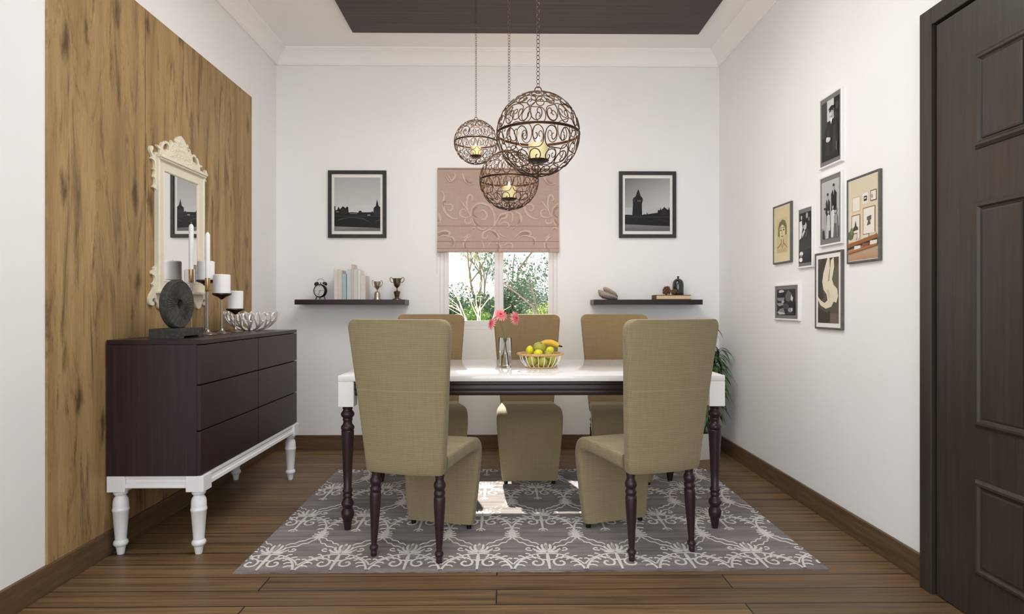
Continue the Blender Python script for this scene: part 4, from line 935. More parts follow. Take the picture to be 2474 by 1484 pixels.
# moulded frame
fx0, fx1 = mp(225, 560, 4)[0] + sh, None
fx = 0.236; fz0, fz1 = 0.084, 0.760
def mring(i, y): return [(-fx + i, y, fz0 + i), (fx - i, y, fz0 + i), (fx - i, y, fz1 - i), (-fx + i, y, fz1 - i)]
rs = [mring(0, -0.0005), mring(0, -0.022), mring(0.005, -0.027), mring(0.012, -0.026), mring(0.016, -0.022), mring(0.052, -0.018), mring(0.057, -0.020), mring(0.062, -0.017), mring(0.066, -0.010)]
vs = [p for r in rs for p in r]; fs = [(j * 4 + i, j * 4 + (i + 1) % 4, (j + 1) * 4 + (i + 1) % 4, (j + 1) * 4 + i) for j in range(len(rs) - 1) for i in range(4)]
MB().add(vs, fs).build('mirror_frame', 'ivory_carved', mr, smooth=20)
MB().box((-fx + 0.062, -0.0125, fz0 + 0.062), (fx - 0.062, -0.0100, fz1 - 0.062)).build('mirror_glass', 'mirror', mr, smooth=0)
MB().box((-fx - 0.004, -0.042, fz1 - 0.004), (fx + 0.004, -0.0125, fz1 + 0.012), 0.004, 2).box((-fx, -0.036, fz1 - 0.014), (fx, -0.027, fz1 - 0.004), 0.003, 1).build('crest_ledge', 'ivory_carved', mr, smooth=30)
MB().box((-fx - 0.004, -0.046, fz0 - 0.006), (fx + 0.004, -0.001, fz0 + 0.008), 0.003, 2).build('bottom_ledge', 'ivory_carved', mr, smooth=30)
low = [mp(*p, 5) for p in ((205, 432), (165, 458), (170, 484), (142, 500), (138, 540), (172, 560), (182, 600), (176, 640), (146, 668), (166, 700), (152, 748), (118, 808), (104, 866), (114, 928), (146, 946), (172, 932), (166, 898), (146, 886), (152, 858), (180, 850), (192, 898), (212, 922), (224, 966), (248, 990), (280, 986), (300, 950), (318, 905))]
low = [(a + sh, z) for a, z in low]
low[0] = (low[0][0], low[0][1])
ol = sm(low) + [(-0.09, 0.055), (-0.05, 0.070), (0.0, 0.050)]
oo = ol + [(-a, z) for a, z in ol[-2::-1]] + [(0.19, low[0][1]), (0.19, 0.10), (-0.19, 0.10), (-0.19, low[0][1])]
MB().prism(oo, [], -0.011, 0.0).build('carved_apron', 'ivory_carved', mr, smooth=30)

# ------------------------------------------------------------------ things on the sideboard
ZT = SZ1 + 0.0003
dk = thing('stone_disc_sculpture', 'dark grey stone wheel sculpture on a block at the near end of the sideboard', 'sculpture', (-1.5425, 2.945, ZT))
b = MB(); x0, x1, y0, y1, hh = -0.0675, 0.0675, -0.115, 0.115, 0.044
b.prism([(y0, 0), (y0 + 0.045, 0), (y0 + 0.052, 0.010), (y1 - 0.052, 0.010), (y1 - 0.045, 0), (y1, 0), (y1, hh), (y0, hh)], [], x0, x1, 'X'); b.build('block', 'stone', dk, smooth=0)
b = MB(); R0 = 0.114; n = 96; secs = []
for r, x, am in ((0.023, -0.019, 0), (R0 - 0.006, -0.019, 0), (R0, -0.013, 0), (R0, 0.013, 0), (R0 - 0.006, 0.019, 0.0), (R0 - 0.012, 0.019, 0.003), (0.06, 0.0195, 0.0035), (0.030, 0.019, 0.002), (0.023, 0.016, 0), (0.023, -0.019, 0)):
    secs.append([(x - (am if i % 2 else 0), r * cos(2 * pi * i / n), r * sin(2 * pi * i / n)) for i in range(n)])
b.loft(secs, cap=False); b.move(0, Matrix.Translation((0.0, 0, hh + R0 - 0.0015)) @ Matrix.Rotation(radians(-4), 4, 'Z'))
b.build('disc', 'stone', dk, smooth=25)
def holder(label, x, y, zc, kind):
    """kind 0: slim cup for a taper, kind 1: dish for a pillar; zc = height where the candle stands above the sideboard top"""
    t_ = thing('candle_holder', label, 'candle holder', (x, y, ZT), 0, 'metal candle holders on the sideboard')
    MB().lathe([(0.0, 0), (0.044, 0), (0.0455, 0.002), (0.044, 0.004), (0.022, 0.008), (0.012, 0.016), (0.008, 0.028), (0.0, 0.030)], 28).build('base', 'holder_metal', t_)
    zt = zc - (0.064 if kind == 0 else 0.028)
    MB().lathe([(0.0055, 0.022), (0.0050, zt * 0.5), (0.0045, zt)], 14).build('stem', 'holder_metal', t_)
    if kind == 0: MB().lathe([(0.003, zt - 0.002), (0.010, zt), (0.0125, zt + 0.005), (0.0130, zc), (0.0130, zc + 0.004), (0.0118, zc + 0.004), (0.0118, zc - 0.0004), (0.0, zc - 0.0004)], 20).build('cup', 'brass', t_)
    else: MB().lathe([(0.004, zt - 0.004), (0.008, zt), (0.020, zt + 0.010), (0.044, zt + 0.020), (0.049, zt + 0.024), (0.049, zt + 0.030), (0.047, zt + 0.031), (0.046, zt + 0.0277), (0.0, zt + 0.0277)], 28).build('dish', 'bronze_dark', t_)
def taper(label, x, y, z0, h_):
    t_ = thing('taper_candle', label, 'candle', (x, y, z0), 0, 'white candles on the sideboard')
    MB().lathe([(0.0, 0), (0.0108, 0), (0.0118, 0.006), (0.0118, h_ - 0.022), (0.0112, h_ - 0.012), (0.006, h_ - 0.002), (0.0, h_)], 20).build('wax', 'wax_white', t_)
    MB().tube([(0, 0, h_ - 0.003), (0.0005, 0, h_ + 0.010)], 0.0009, 6).build('wick', 'paper', t_)
def pillar(label, x, y, z0, r, h_):
    t_ = thing('pillar_candle', label, 'candle', (x, y, z0), 0, 'white candles on the sideboard')
    MB().lathe([(0.0, 0), (r - 0.002, 0), (r, 0.002), (r, h_ - 0.004), (r - 0.004, h_), (r - 0.007, h_ - 0.002), (0.0, h_ - 0.003)], 32).build('wax', 'wax_white', t_)
    MB().tube([(0, 0, h_ - 0.004), (0.001, 0, h_ + 0.009)], 0.0010, 6).build('wick', 'paper', t_)
for u, yy, v_bot, v_top, kind, la, lb in (
        (462, 3.255, 653, 541, 0, 'slim brass cup candle holder behind the stone wheel, holding the taller taper', 'tall white taper candle rising behind the stone wheel'),
        (501.5, 3.245, 674, 561, 0, 'slim brass cup candle holder right of the stone wheel, holding a taper', 'white taper candle right of the stone wheel, in front of the highest pillar'),
        (497.5, 3.425, 678, 631, 1, 'tallest dish candle holder, behind the second taper holder', 'highest white pillar candle, behind the second taper'),
        (536, 3.400, 710, 663.5, 1, 'middle height dish candle holder on the sideboard', 'middle white pillar candle, between highest and lowest'),
        (568.5, 3.600, 747, 703, 1, 'shortest dish candle holder in front of the white bowl', 'lowest white pillar candle, in front of the white bowl')):
    x = at(u, 742, y=yy).x; z0 = at(u, v_bot, y=yy).z; z1 = at(u, v_top, y=yy).z
    holder(la, x, yy, z0 - ZT, kind)
    if kind == 0: taper(lb, x, yy, z0 - 0.0002, z1 - z0)
    else: pillar(lb, x, yy, z0 - 0.0002, 0.0435 if yy < 3.5 else 0.0425, z1 - z0)
# openwork branch bowl
bw_ = thing('openwork_bowl', 'white openwork bowl of coral like branches at the far end of the sideboard', 'bowl', (-1.553, 3.832, ZT))
b = MB(); rnd = random.Random(11); NB = 13
def bowl_pt(a, t):   # t 0..1 from the foot to the rim
    r = 0.045 + 0.113 * sin(t * 1.45) / sin(1.45); z = 0.006 + 0.112 * (1 - cos(t * 1.35)) / (1 - cos(1.35)); return (r * cos(a), r * sin(a), z)
for k in range(NB):
    a = 2 * pi * k / NB; da = 2 * pi / NB
    b.tube([bowl_pt(a + 0.30 * da * sin(t * 3), t) for t in [i / 8 for i in range(9)]], [0.006, 0.007, 0.007, 0.0065, 0.006, 0.006, 0.006, 0.006, 0.0045], 6, flat=0.7)
    b.tube([bowl_pt(a + da * (0.2 + 0.62 * t), 0.12 + 0.80 * t) for t in [i / 7 for i in range(8)]], [0.006, 0.0065, 0.006, 0.006, 0.006, 0.0055, 0.005, 0.004], 6, flat=0.7)
    b.tube([bowl_pt(a + da * (0.15 - 0.55 * t), 0.38 + 0.56 * t) for t in [i / 6 for i in range(7)]], [0.005, 0.006, 0.006, 0.0055, 0.005, 0.005, 0.004], 6, flat=0.7)
    c = bowl_pt(a + 0.5 * da, 0.72)
    b.tube([bowl_pt(a + da * (0.5 + 0.24 * cos(q)), 0.80 + 0.15 * sin(q)) for q in [2 * pi * i / 12 for i in range(12)]], 0.0048, 6, closed=True)
b.build('branches', 'chrome_white', bw_)
MB().lathe([(0.0, 0), (0.052, 0), (0.055, 0.004), (0.050, 0.010), (0.0, 0.011)], 28).build('foot', 'chrome_white', bw_)

# ------------------------------------------------------------------ things on the table
TT = TZ + 0.0003
va = thing('glass_vase', 'clear glass tumbler vase half full of water on the white table', 'vase', (0.004, 3.385, TT))
MB().lathe([(0.0, 0), (0.033, 0), (0.035, 0.002), (0.0355, 0.162), (0.0350, 0.1628), (0.0344, 0.162), (0.0340, 0.014), (0.032, 0.012), (0.0, 0.012)], 36).build('glass_body', 'vase_glass', va, smooth=60)
MB().lathe([(0.0, 0.0123), (0.0318, 0.0123), (0.03385, 0.0145), (0.03405, 0.084), (0.0, 0.084)], 36).build('water', 'water', va, smooth=60)
def gerbera(label, head, nrm, foot):
    t_ = thing('gerbera', label, 'flower', (0.004, 3.385, TT), 0, 'pink flowers in the glass vase')
    hd = Vector(head); nr = Vector(nrm).normalized()
    f0 = Vector(foot); mid = Vector((foot[0] * 0.2 + head[0] * 0.12, foot[1] * 0.9, 0.15))
    MB().tube(spline([f0, mid, hd - nr * 0.05 * 0.6 + Vector((0, 0, -0.02)), hd - nr * 0.004], 8), 0.0019, 7).build('stem', 'stem_green', t_)
    q = Vector((0, 0, 1)).rotation_difference(nr).to_matrix().to_4x4()
    b = MB()
    for layer, (n, L, up, w_) in enumerate(((19, 0.040, -0.012, 0.0034), (15, 0.032, -0.002, 0.0032), (12, 0.020, 0.003, 0.0024))):
        b.cur = 1 if layer == 0 else 0
        for k in range(n):
            a = 2 * pi * (k + 0.5 * layer) / n + random.uniform(-0.05, 0.05); d = Vector((cos(a), sin(a), 0)); s_ = Vector((-sin(a), cos(a), 0)); Lk = L * random.uniform(0.92, 1.06); e = random.uniform(-0.003, 0.003)
            vs = []
            for f, wf in ((0.12, 0.5), (0.45, 1.0), (0.8, 0.95), (1.0, 0.3)):
                c = d * Lk * f + Vector((0, 0, (up + e) * f * f + 0.001 * layer))
                vs += [c + s_ * w_ * wf, c - s_ * w_ * wf + Vector((0, 0, 0.0004))]
            b.add(vs, [(2 * i, 2 * i + 1, 2 * i + 3, 2 * i + 2) for i in range(3)])
    b.move(0, Matrix.Translation(hd) @ q); b.build('petals', ['petal_pink', 'petal_pale'], t_, smooth=60, recalc=False)
    b = MB(); b.ball((0, 0, 0.0005), 0.0095, 14, 8, (1, 1, 0.45)); b.move(0, Matrix.Translation(hd) @ q); b.build('flower_centre', 'flower_heart', t_)
gerbera('pink gerbera in the middle of the vase, tallest and facing the camera', (-0.024, 0.0, 0.290), (0.15, -0.80, 0.62), (0.012, 0.014, 0.016))
gerbera('pink gerbera leaning left out of the vase, seen from the side', (-0.078, -0.012, 0.240), (-0.82, -0.42, 0.22), (0.016, -0.012, 0.016))
gerbera('pink gerbera leaning right out of the vase, drooping to the side', (0.060, -0.004, 0.270), (0.72, -0.60, 0.12), (-0.016, 0.001, 0.016))
BX, BY = 0.196, 3.395
bs = thing('fruit_basket', 'round fruit basket with wooden rim and white wire ribs on the table', 'basket', (BX, BY, TT))
def bask(a, t):
    r = 0.076 + 0.038 * sin(t * 1.5); return (r * cos(a), r * sin(a), 0.004 + 0.070 * t ** 1.25)
b = MB(); b.lathe([(0.112, 0.070), (0.117, 0.067), (0.126, 0.069), (0.130, 0.074), (0.127, 0.079), (0.118, 0.080), (0.112, 0.077), (0.112, 0.070)], 48, caps=False); b.build('rim', 'basket_wood', bs)
MB().tube([(0.080 * cos(2 * pi * i / 36), 0.080 * sin(2 * pi * i / 36), 0.0038) for i in range(36)], 0.0034, 8, closed=True).build('base_ring', 'basket_wood', bs)
b = MB(); b.lathe([(0, 0.002), (0.078, 0.002), (0.078, 0.005), (0, 0.005)], 32); b.build('basket_floor', 'basket_wood', bs)
for k in range(20):
    a = 2 * pi * (k + 0.5) / 20
    MB().tube([bask(a, i / 6) for i in range(7)], 0.0021, 6).build('rib', 'basket_wire', bs)
def fruit(name, label, cat, mat, loc, r, sc=(1, 1, 1), rot=(0, 0, 0), kind=0):
    t_ = thing(name, label, cat, (BX + loc[0], BY + loc[1], TT + loc[2]), 0, 'fruit in the basket'); t_.rotation_euler = rot
    if kind == 0:    # lemon with a nipple at each end (long axis z)
        MB().lathe([(0, -1.22 * r), (0.11 * r, -1.19 * r), (0.28 * r, -1.09 * r), (0.60 * r, -0.88 * r), (0.88 * r, -0.48 * r), (r, 0), (0.88 * r, 0.48 * r), (0.60 * r, 0.88 * r), (0.28 * r, 1.09 * r), (0.11 * r, 1.19 * r), (0, 1.22 * r)], 18, sx=sc[0], sy=sc[1]).build('flesh', mat, t_)
        MB().ball((0, 0, 1.21 * r), 0.1 * r, 6, 4).build('stalk', 'stem_brown', t_)
    else:
        MB().lathe([(0, -0.90 * r), (0.2 * r, -0.95 * r), (0.5 * r, -0.88 * r), (0.84 * r, -0.55 * r), (r, 0), (0.88 * r, 0.5 * r), (0.55 * r, 0.84 * r), (0.25 * r, 0.92 * r), (0.1 * r, 0.84 * r), (0, 0.80 * r)], 20, sx=sc[0], sy=sc[1]).build('flesh', mat, t_)
        MB().tube([(0, 0, 0.8 * r), (0.05 * r, 0, 1.04 * r)], 0.0016, 6).build('stalk', 'stem_brown', t_)
# lower layer, then the fruit that shows above the rim
fruit('guava', 'green guava low in the basket, seen through the ribs at left', 'fruit', 'guava_skin', (-0.046, -0.036, 0.036), 0.030, kind=1)
fruit('guava', 'green guava low in the basket, seen through the ribs in the middle', 'fruit', 'guava_skin', (0.012, -0.048, 0.034), 0.028, kind=1)
fruit('guava', 'green guava low in the basket, seen through the ribs at right', 'fruit', 'guava_skin', (0.062, -0.018, 0.036), 0.030, kind=1)
fruit('guava', 'green guava low in the basket, under the others at the far side', 'fruit', 'guava_skin', (0.006, 0.036, 0.037), 0.032, kind=1)
fruit('lemon', 'yellow lemon at the left of the basket, standing upright', 'fruit', 'lemon_skin', (-0.058, -0.006, 0.094), 0.0215, rot=(0.1, 0.12, 0))
fruit('lemon', 'yellow lemon at the front of the basket, lying sideways', 'fruit', 'lemon_skin', (-0.014, -0.052, 0.081), 0.0210, rot=(0.2, 1.35, 0.15))
fruit('lemon', 'yellow lemon at the right of the basket under the banana', 'fruit', 'lemon_skin', (0.052, -0.012, 0.094), 0.0205, rot=(0.0, 1.1, 0.3))
fruit('guava', 'large green guava on top of the fruit in the basket', 'fruit', 'guava_skin', (-0.004, 0.012, 0.104), 0.034, (1.08, 1, 1), (0.3, 0.3, 0), 1)
fruit('guava', 'green guava showing just above the rim at front right of the basket', 'fruit', 'guava_skin', (0.040, -0.058, 0.072), 0.0215, kind=1)
bn = thing('banana', 'yellow banana with a black tip lying on top of the fruit', 'fruit', (BX + 0.044, BY + 0.030, TT + 0.110), 0, 'fruit in the basket')
pth = spline([(-0.050, 0.0, 0.006), (-0.02, 0, 0.022), (0.015, -0.002, 0.024), (0.045, -0.006, 0.014), (0.060, -0.010, 0.006)], 4)
MB().tube(pth, [0.006 + 0.010 * sin(pi * min(1, (i + 1) / (len(pth) + 1))) ** 0.6 for i in range(len(pth))], 10).build('peel', 'banana_skin', bn, smooth=50)
MB().tube([(0.059, -0.010, 0.0065), (0.070, -0.012, 0.003), (0.078, -0.014, 0.002)], [0.0058, 0.0042, 0.0048], 7).build('tip', 'banana_tip', bn)

# ------------------------------------------------------------------ pendant lanterns
ARCH = [(0.0, 1.0), (0.42, 1.0), (0.74, 0.94), (0.93, 0.74), (0.96, 0.46), (0.86, 0.18), (0.62, 0.03), (0.36, 0.08), (0.20, 0.28), (0.20, 0.50), (0.33, 0.64), (0.48, 0.58), (0.50, 0.42), (0.40, 0.36)]
ARCH = [(p.x, p.y) for p in spline([(a, b_, 0) for a, b_ in ARCH], 3)]
full = [(-a, b_) for a, b_ in ARCH[:0:-1]] + ARCH
def sph(R, lon, lat): return (R * cos(lat) * sin(lon), -R * cos(lat) * cos(lon), R * sin(lat))
def make_shell(R, wire):
    b = MB()
    for sg in (1, -1):
        for bi, (l0, l1, n, off) in enumerate(((2.5, 31, 9, 0.0), (32.5, 57.5, 7, 0.5), (59, 79, 5, 0.0))):
            for k in range(n):
                c = 2 * pi * (k + off + (0.5 if sg < 0 else 0.0)) / n + 0.10; hw = pi / n * 0.99
                b.tube([sph(R, c + a * hw, sg * radians(l0 + (l1 - l0) * t_)) for a, t_ in full], wire, 5)
        b.tube([sph(R, 2 * pi * i / 24, sg * radians(81)) for i in range(24)], wire, 5, closed=True)
    return b
def pendant(label, clabel, u, v, y, rpx, wire, link):
    c = at(u, v, y=y); R = rpx * y / F
    t_ = thing('pendant_lantern', label, 'pendant lamp', c - Vector((0, 0, R)), 0, 'wire globe pendant lanterns'); zc = R
    b = make_shell(R, wire); b.move(0, Matrix.Translation((0, 0, zc))); b.build('scroll_globe', 'iron', t_, smooth=80)
    b = MB()
    for dz in (-wire * 1.3, wire * 1.3): b.tube([(R * cos(2 * pi * i / 64), R * sin(2 * pi * i / 64), zc + dz) for i in range(64)], wire * 1.4, 6, closed=True)
    b.build('equator_ring', 'iron', t_, smooth=80)
    pz_ = zc - 0.64 * R
    b = MB(); b.lathe([(0, pz_ - 0.010), (R * 0.18, pz_ - 0.008), (R * 0.26, pz_), (R * 0.265, pz_ + 0.004), (R * 0.25, pz_ + 0.002), (0, pz_)], 24); b.tube([(0, 0, 0.0), (0, 0, pz_ - 0.009)], wire * 1.2, 6); b.build('candle_plate', 'iron', t_)
    b = MB(); b.ball((0, 0, -wire), wire * 2.6, 10, 6); b.build('finial', 'iron', t_)
    # loop and chain up to the ceiling panel
    top = 2 * R; lr = link
    b = MB(); b.tube([(1.45 * lr * cos(q), 0, top + 1.25 * lr + 1.45 * lr * sin(q)) for q in [2 * pi * i / 18 for i in range(18)]], wire * 1.1, 6, closed=True); b.build('hanging_loop', 'iron', t_, smooth=80)
    b = MB(); z = top + 3.2 * lr; end = 3.0215 - (c.z - R); k = 0; step = 1.72 * lr
    n_ = int((end - z - lr) / step); step = (end - z - lr * 0.9) / n_
    for k in range(n_ + 1):
        q0 = z + k * step; an = radians(28 if k % 2 else -42)
        b.tube([(0.74 * lr * cos(q) * cos(an), 0.74 * lr * cos(q) * sin(an), q0 + lr * sin(q)) for q in [2 * pi * i / 12 for i in range(12)]], wire * 0.55, 5, closed=True)
    b.build('chain', 'iron', t_, smooth=80)
    # candle standing on the plate
    cd = thing('lantern_candle', clabel, 'candle', c + Vector((0, 0, -R + pz_ + 0.0045)), 0, 'lit candles in the lanterns'); rr, hh = R * 0.235, R * 0.38
    MB().lathe([(0, 0), (rr, 0), (rr, hh), (rr * 0.86, hh + 0.002), (rr * 0.7, hh - 0.002), (0, hh - 0.003)], 24).build('wax', 'wax_lit', cd)
    MB().tube([(0, 0, hh - 0.003), (0, 0, hh + 0.006)], 0.0012, 5).build('wick', 'banana_tip', cd)
    fs_ = R * 0.06
    MB().lathe([(0, 0), (fs_ * 0.5, fs_ * 0.4), (fs_ * 0.62, fs_ * 1.0), (fs_ * 0.4, fs_ * 1.9), (0, fs_ * 3.0)], 12, (0, 0, hh + 0.003)).build('flame', 'flame', cd)
    ld = bpy.data.lights.new('candle_light', 'POINT'); ld.energy = 4.6 * (R / 0.21); ld.color = (1.0, 0.62, 0.34); ld.shadow_soft_size = 0.03
    lo = bpy.data.objects.new('candle_light', ld); COL.objects.link(lo); lo.location = c + Vector((0, 0, -R + pz_ + hh + 0.05)); 
pendant('largest scrolled iron wire globe pendant lantern, nearest the camera', 'lit yellow candle inside the largest wire globe', 1300, 325, 3.15, 100, 0.0026, 0.0118)
pendant('middle sized iron wire globe pendant lantern, hanging lowest in front of the blind', 'lit yellow candle inside the lowest hanging wire globe', 1230, 436, 3.56, 71, 0.0021, 0.0090)
pendant('smallest iron wire globe pendant lantern, farthest back at left', 'lit yellow candle inside the smallest wire globe', 1150, 344, 3.78, 52.5, 0.0017, 0.0072)

# ------------------------------------------------------------------ potted plant in the right corner
pc = Vector((1.375, 4.50, 0))
pp = thing('potted_plant', 'green leafy plant in a square white pot in the right back corner', 'plant', pc, radians(16))
b = MB(); s0, s1, hp = 0.098, 0.112, 0.185
rings = [[(-q, -q, z), (q, -q, z), (q, q, z), (-q, q, z)] for q, z in ((s0, 0), (s1, hp), (s1 - 0.010, hp), (s1 - 0.012, hp - 0.02))]
b.loft(rings, cap=False); b.add([(-s0, -s0, 0), (s0, -s0, 0), (s0, s0, 0), (-s0, s0, 0)], [(3, 2, 1, 0)]); b.build('pot', 'pot_white', pp, smooth=0)
MB().box((-s1 + 0.0125, -s1 + 0.0125, hp - 0.05), (s1 - 0.0125, s1 - 0.0125, hp - 0.012), 0.003, 1).build('potting_soil', 'soil', pp, smooth=0)
rnd = random.Random(5)
stems = [((0.03, 0.0), (0.09, -0.03), 0.85, 0.009), ((-0.035, 0.02), (-0.09, 0.0), 0.72, 0.007), ((0.05, -0.02), (0.17, -0.06), 0.64, 0.007), ((0.04, 0.035), (0.11, 0.03), 0.74, 0.006), ((0.06, -0.045), (0.13, -0.13), 0.50, 0.006)]
b = MB(); lv = MB()
for (sx_, sy_), (tx, ty), hh, r in stems:
    pts = [Vector((sx_ + (tx - sx_) * f + 0.008 * sin(f * 9 + sx_ * 50), sy_ + (ty - sy_) * f, hp - 0.02 + (hh - 0.02) * f)) for f in [i / 10 for i in range(11)]]
    b.tube(pts, [r * (1 - 0.55 * i / 10) for i in range(11)], 7)
    for k in range(130):
        f = 0.16 + 0.84 * (k / 129) ** 0.85; i = min(9, int(f * 10)); base = pts[i].lerp(pts[i + 1], f * 10 - i)
        a = k * 2.4 + rnd.uniform(-0.4, 0.4); d = Vector((cos(a), sin(a), 0)); L = rnd.uniform(0.09, 0.17); up = rnd.uniform(0.4, 0.95) * (0.4 + 0.6 * f); w_ = rnd.uniform(0.008, 0.012)
        sd = Vector((-sin(a), cos(a), 0)); vs = []
        for q in range(7):
            g = q / 6; p = base + d * L * (g * 0.85) + Vector((0, 0, L * (up * g - 1.15 * g * g)))
            ww = w_ * sin(pi * (0.08 + 0.92 * g)) ** 0.8 if q < 6 else 0.0006
            vs += [p + sd * ww, p + Vector((0, 0, -ww * 0.35)), p - sd * ww]
        # keep clear of the two walls
        R_ = Matrix.Rotation(radians(16), 3, 'Z')
        if any((R_ @ v).x + pc.x > XR - 0.01 or (R_ @ v).y + pc.y > YB - 0.02 for v in vs): continue
        lv.add(vs, [t for q in range(6) for t in ((3 * q, 3 * q + 1, 3 * q + 4, 3 * q + 3), (3 * q + 1, 3 * q + 2, 3 * q + 5, 3 * q + 4))])
b.build('stem', 'stem_brown', pp); lv.build('foliage', 'plant_leaf', pp, recalc=False)

# ------------------------------------------------------------------ garden beyond the window
GZ = -0.25
struct(MB().box((-14, YB + 0.21, GZ - 0.1), (14, 34, GZ)).build('ground', 'garden_soil', smooth=0), 'pale bright ground outside the window', 'ground')
def branch(b, p, d, L, r, depth, rnd, tips):
    n = 5; pts = [p]; q = p.copy(); dd = d.copy()
    for i in range(n):
        dd = (dd + Vector((rnd.uniform(-0.16, 0.16), rnd.uniform(-0.16, 0.16), rnd.uniform(-0.05, 0.12)))).normalized(); q = q + dd * L / n; pts.append(q)
    b.tube(pts, [r * (1 - 0.45 * i / n) for i in range(n + 1)], 5)
    tips.append(q)
    if depth <= 0: return
    for k in range(rnd.choice((2, 3, 3))):
        a = rnd.uniform(0, 2 * pi); sp_ = rnd.uniform(0.35, 0.8); o_ = dd.orthogonal().normalized(); o2 = dd.cross(o_)
        nd = (dd * cos(sp_) + (o_ * cos(a) + o2 * sin(a)) * sin(sp_) + Vector((0, 0, 0.12))).normalized()
        st = pts[rnd.randint(3, n)]
        branch(b, st, nd, L * rnd.uniform(0.6, 0.82), r * 0.56, depth - 1, rnd, tips)
def leaves(lv, c, rad, n, size, rnd, flat=1.0):
    for _ in range(n):
        while True:
            v = Vector((rnd.uniform(-1, 1), rnd.uniform(-1, 1), rnd.uniform(-1, 1)))
            if v.length < 1: break
        v = v * (0.45 + 0.55 * rnd.random()) if v.length < 0.5 else v
        p = c + Vector((v.x * rad, v.y * rad, v.z * rad * flat)); s_ = size * rnd.uniform(0.6, 1.3)
        a = Vector((rnd.uniform(-1, 1), rnd.uniform(-1, 1), rnd.uniform(-1, 1))).normalized(); t_ = a.orthogonal().normalized()
        lv.add([p - a * s_, p + t_ * s_ * 0.45, p + a * s_, p - t_ * s_ * 0.45], [(0, 1, 2, 3)])
def tree(name, label, cat, x, y, h_, r, mat_b, mat_l, seed, depth, dens, size, crown=0.4, lean=0.0, group=None):
    t_ = thing(name, label, cat, (x, y, GZ), 0, group); rnd = random.Random(seed); b = MB(); tips = []
    branch(b, Vector((0, 0, -0.02)), Vector((lean, 0, 1)).normalized(), h_ * 0.40, r, depth, rnd, tips); b.build('trunk', mat_b, t_)
    if dens:
        lv = MB()
        for p in tips: leaves(lv, p, crown, int(dens * 1.8), size * 0.72, rnd)
        lv.build('foliage', mat_l, t_, smooth=0, recalc=False)
def shrub(label, x, y, rad, h_, mat_l, seed, n=1500, size=0.05, group='shrubs beyond the window'):
    t_ = thing('garden_shrub', label, 'shrub', (x, y, GZ), 0, group); rnd = random.Random(seed); lv = MB(); b = MB(); n = int(n * 2.2); size *= 0.62
    for k in range(9):
        a = rnd.uniform(0, 2 * pi); q = rnd.uniform(0, 0.5) * rad; z = h_ * rnd.uniform(0.25, 0.78)
        c = Vector((q * cos(a), q * sin(a), z)); leaves(lv, c, rad * rnd.uniform(0.4, 0.62), n // 9, size, rnd, 0.9); b.tube([(0, 0, 0), c * 0.5, c], [0.03, 0.02, 0.008], 5)
    lv.v = [(a_, b_, max(c_, 0.02)) for a_, b_, c_ in lv.v]
    lv.build('foliage', mat_l, t_, smooth=0, recalc=False); b.build('stems', 'bark_brown', t_)
gx = lambda u, y: at(u, 742, y=y).x
TG, sg = 'trees beyond the window', 0
tree('garden_tree', 'bare pale trunked tree at left through the window', 'tree', gx(1106, 7.2), 7.2, 1.7, 0.045, 'bark_pale', 'leaf_light', 21, 4, 2, 0.025, 0.08, 0.10, TG)
shrub('low light green shrub at the left of the window view', gx(1098, 8.9), 8.9, 0.52, 1.25, 'leaf_light', 1, 2600)
shrub('bright green shrub in the right half of the window view', gx(1266, 8.9), 8.9, 0.50, 1.35, 'leaf_mid', 5, 2600)
shrub('mid green shrub behind the bare pale tree', gx(1142, 10.3), 10.3, 0.60, 1.45, 'leaf_mid', 2, 3200)
shrub('pale green shrub at the right of the window view', gx(1306, 10.3), 10.3, 0.58, 1.55, 'leaf_light', 6, 3000)
shrub('dark green shrub directly left of the window mullion', gx(1180, 11.8), 11.8, 0.62, 1.75, 'leaf_dark', 3, 3400)
shrub('tall dark shrub directly right of the window mullion', gx(1226, 13.3), 13.3, 0.64, 2.35, 'leaf_dark', 4, 4000)
shrub('dark pointed conifer shrub in the right half of the window view', gx(1262, 14.9), 14.9, 0.50, 2.3, 'leaf_blue', 9, 3000)
shrub('dark shrub behind the pale green one at right', gx(1316, 16.6), 16.6, 0.85, 2.0, 'leaf_dark', 7, 3600)
shrub('broad dark shrub far behind the low light green one at left', gx(1112, 14.9), 14.9, 0.95, 1.85, 'leaf_dark', 12, 4000)
tree('garden_tree', 'twiggy thinly leaved tree left of the window mullion', 'tree', gx(1146, 18.0), 18.0, 3.9, 0.08, 'bark_brown', 'leaf_light', 33, 5, 4, 0.05, 0.22, 0.04, TG)
tree('garden_tree', 'slender leaning birch just right of the window mullion', 'tree', gx(1226, 16.4), 16.4, 6.0, 0.05, 'bark_brown', 'leaf_mid', 8, 1, 0, 0.03, 0.2, 0.10, TG)
tree('garden_tree', 'dense dark leaved tree at the right edge of the window', 'tree', gx(1352, 7.4), 7.4, 2.3, 0.04, 'bark_brown', 'leaf_blue', 14, 4, 22, 0.032, 0.17, -0.04, TG)

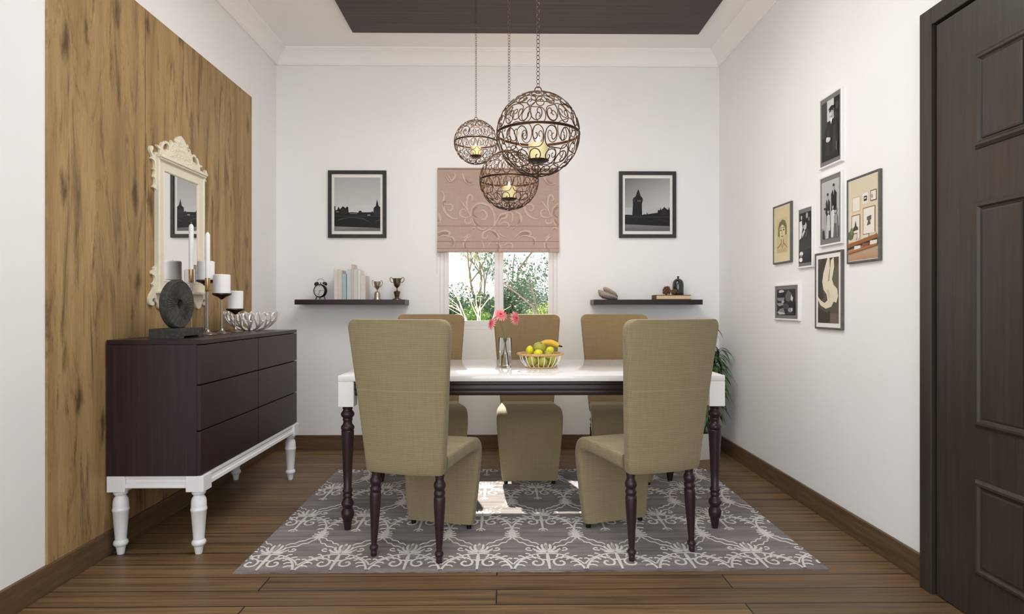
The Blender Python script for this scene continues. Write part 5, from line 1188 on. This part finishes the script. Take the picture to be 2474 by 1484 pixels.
# ------------------------------------------------------------------ camera, daylight, lamps and added side fill
cd = bpy.data.cameras.new('camera'); cd.sensor_width = 36.0; cd.lens = 36.0 * F / 2474.0; cd.clip_start = 0.05; cd.clip_end = 200
cam = bpy.data.objects.new('camera', cd); COL.objects.link(cam); cam.location = (0, 0, EYE); cam.rotation_euler = (pi / 2, 0, -TH); SC.camera = cam
def area(name, loc, rot, sx, sy, power, col):
    d = bpy.data.lights.new(name, 'AREA'); d.shape = 'RECTANGLE'; d.size = sx; d.size_y = sy; d.energy = power; d.color = col
    o = bpy.data.objects.new(name, d); COL.objects.link(o); o.location = loc; o.rotation_euler = rot; return o
area('opening_daylight', (-0.045, YF - 0.02, 1.475), (pi / 2, 0, 0), 2.75, 2.40, 54.0, (0.92, 0.96, 1.0))
area('side_fill_light', (XL - 0.02, -0.7, 1.5), (pi / 2, 0, -pi / 2), 2.15, 1.95, 25.0, (0.94, 0.975, 1.0))  # added fill in an invented opening, brightens the right wall and door
area('ceiling_lamp', (0.0, 2.65, 3.0), (0, 0, 0), 1.3, 1.7, 46.0, (1.0, 0.982, 0.965))
sd = bpy.data.lights.new('sun', 'SUN'); sd.energy = 16.0; sd.angle = radians(0.6); sd.color = (1.0, 0.94, 0.84)
so = bpy.data.objects.new('sun', sd); COL.objects.link(so); so.location = (0, 12, 12)
so.rotation_euler = Vector((0.17, -1.0, -1.0)).to_track_quat('-Z', 'Y').to_euler()
W = bpy.data.worlds.new('sky'); SC.world = W; W.use_nodes = True
bg = W.node_tree.nodes['Background']; bg.inputs[0].default_value = (0.93, 0.97, 1.0, 1); bg.inputs[1].default_value = 1.6
vsn = SC.view_settings; SC.display_settings.display_device = 'sRGB'; vsn.view_transform = 'Standard'; vsn.look = 'None'; vsn.exposure = 0.0; vsn.gamma = 1.0; vsn.use_curve_mapping = False
cy = SC.cycles; cy.max_bounces = 14; cy.diffuse_bounces = 4; cy.glossy_bounces = 4; cy.transmission_bounces = 14; cy.transparent_max_bounces = 8; cy.sample_clamp_indirect = 6.0; cy.caustics_reflective = False; cy.caustics_refractive = False
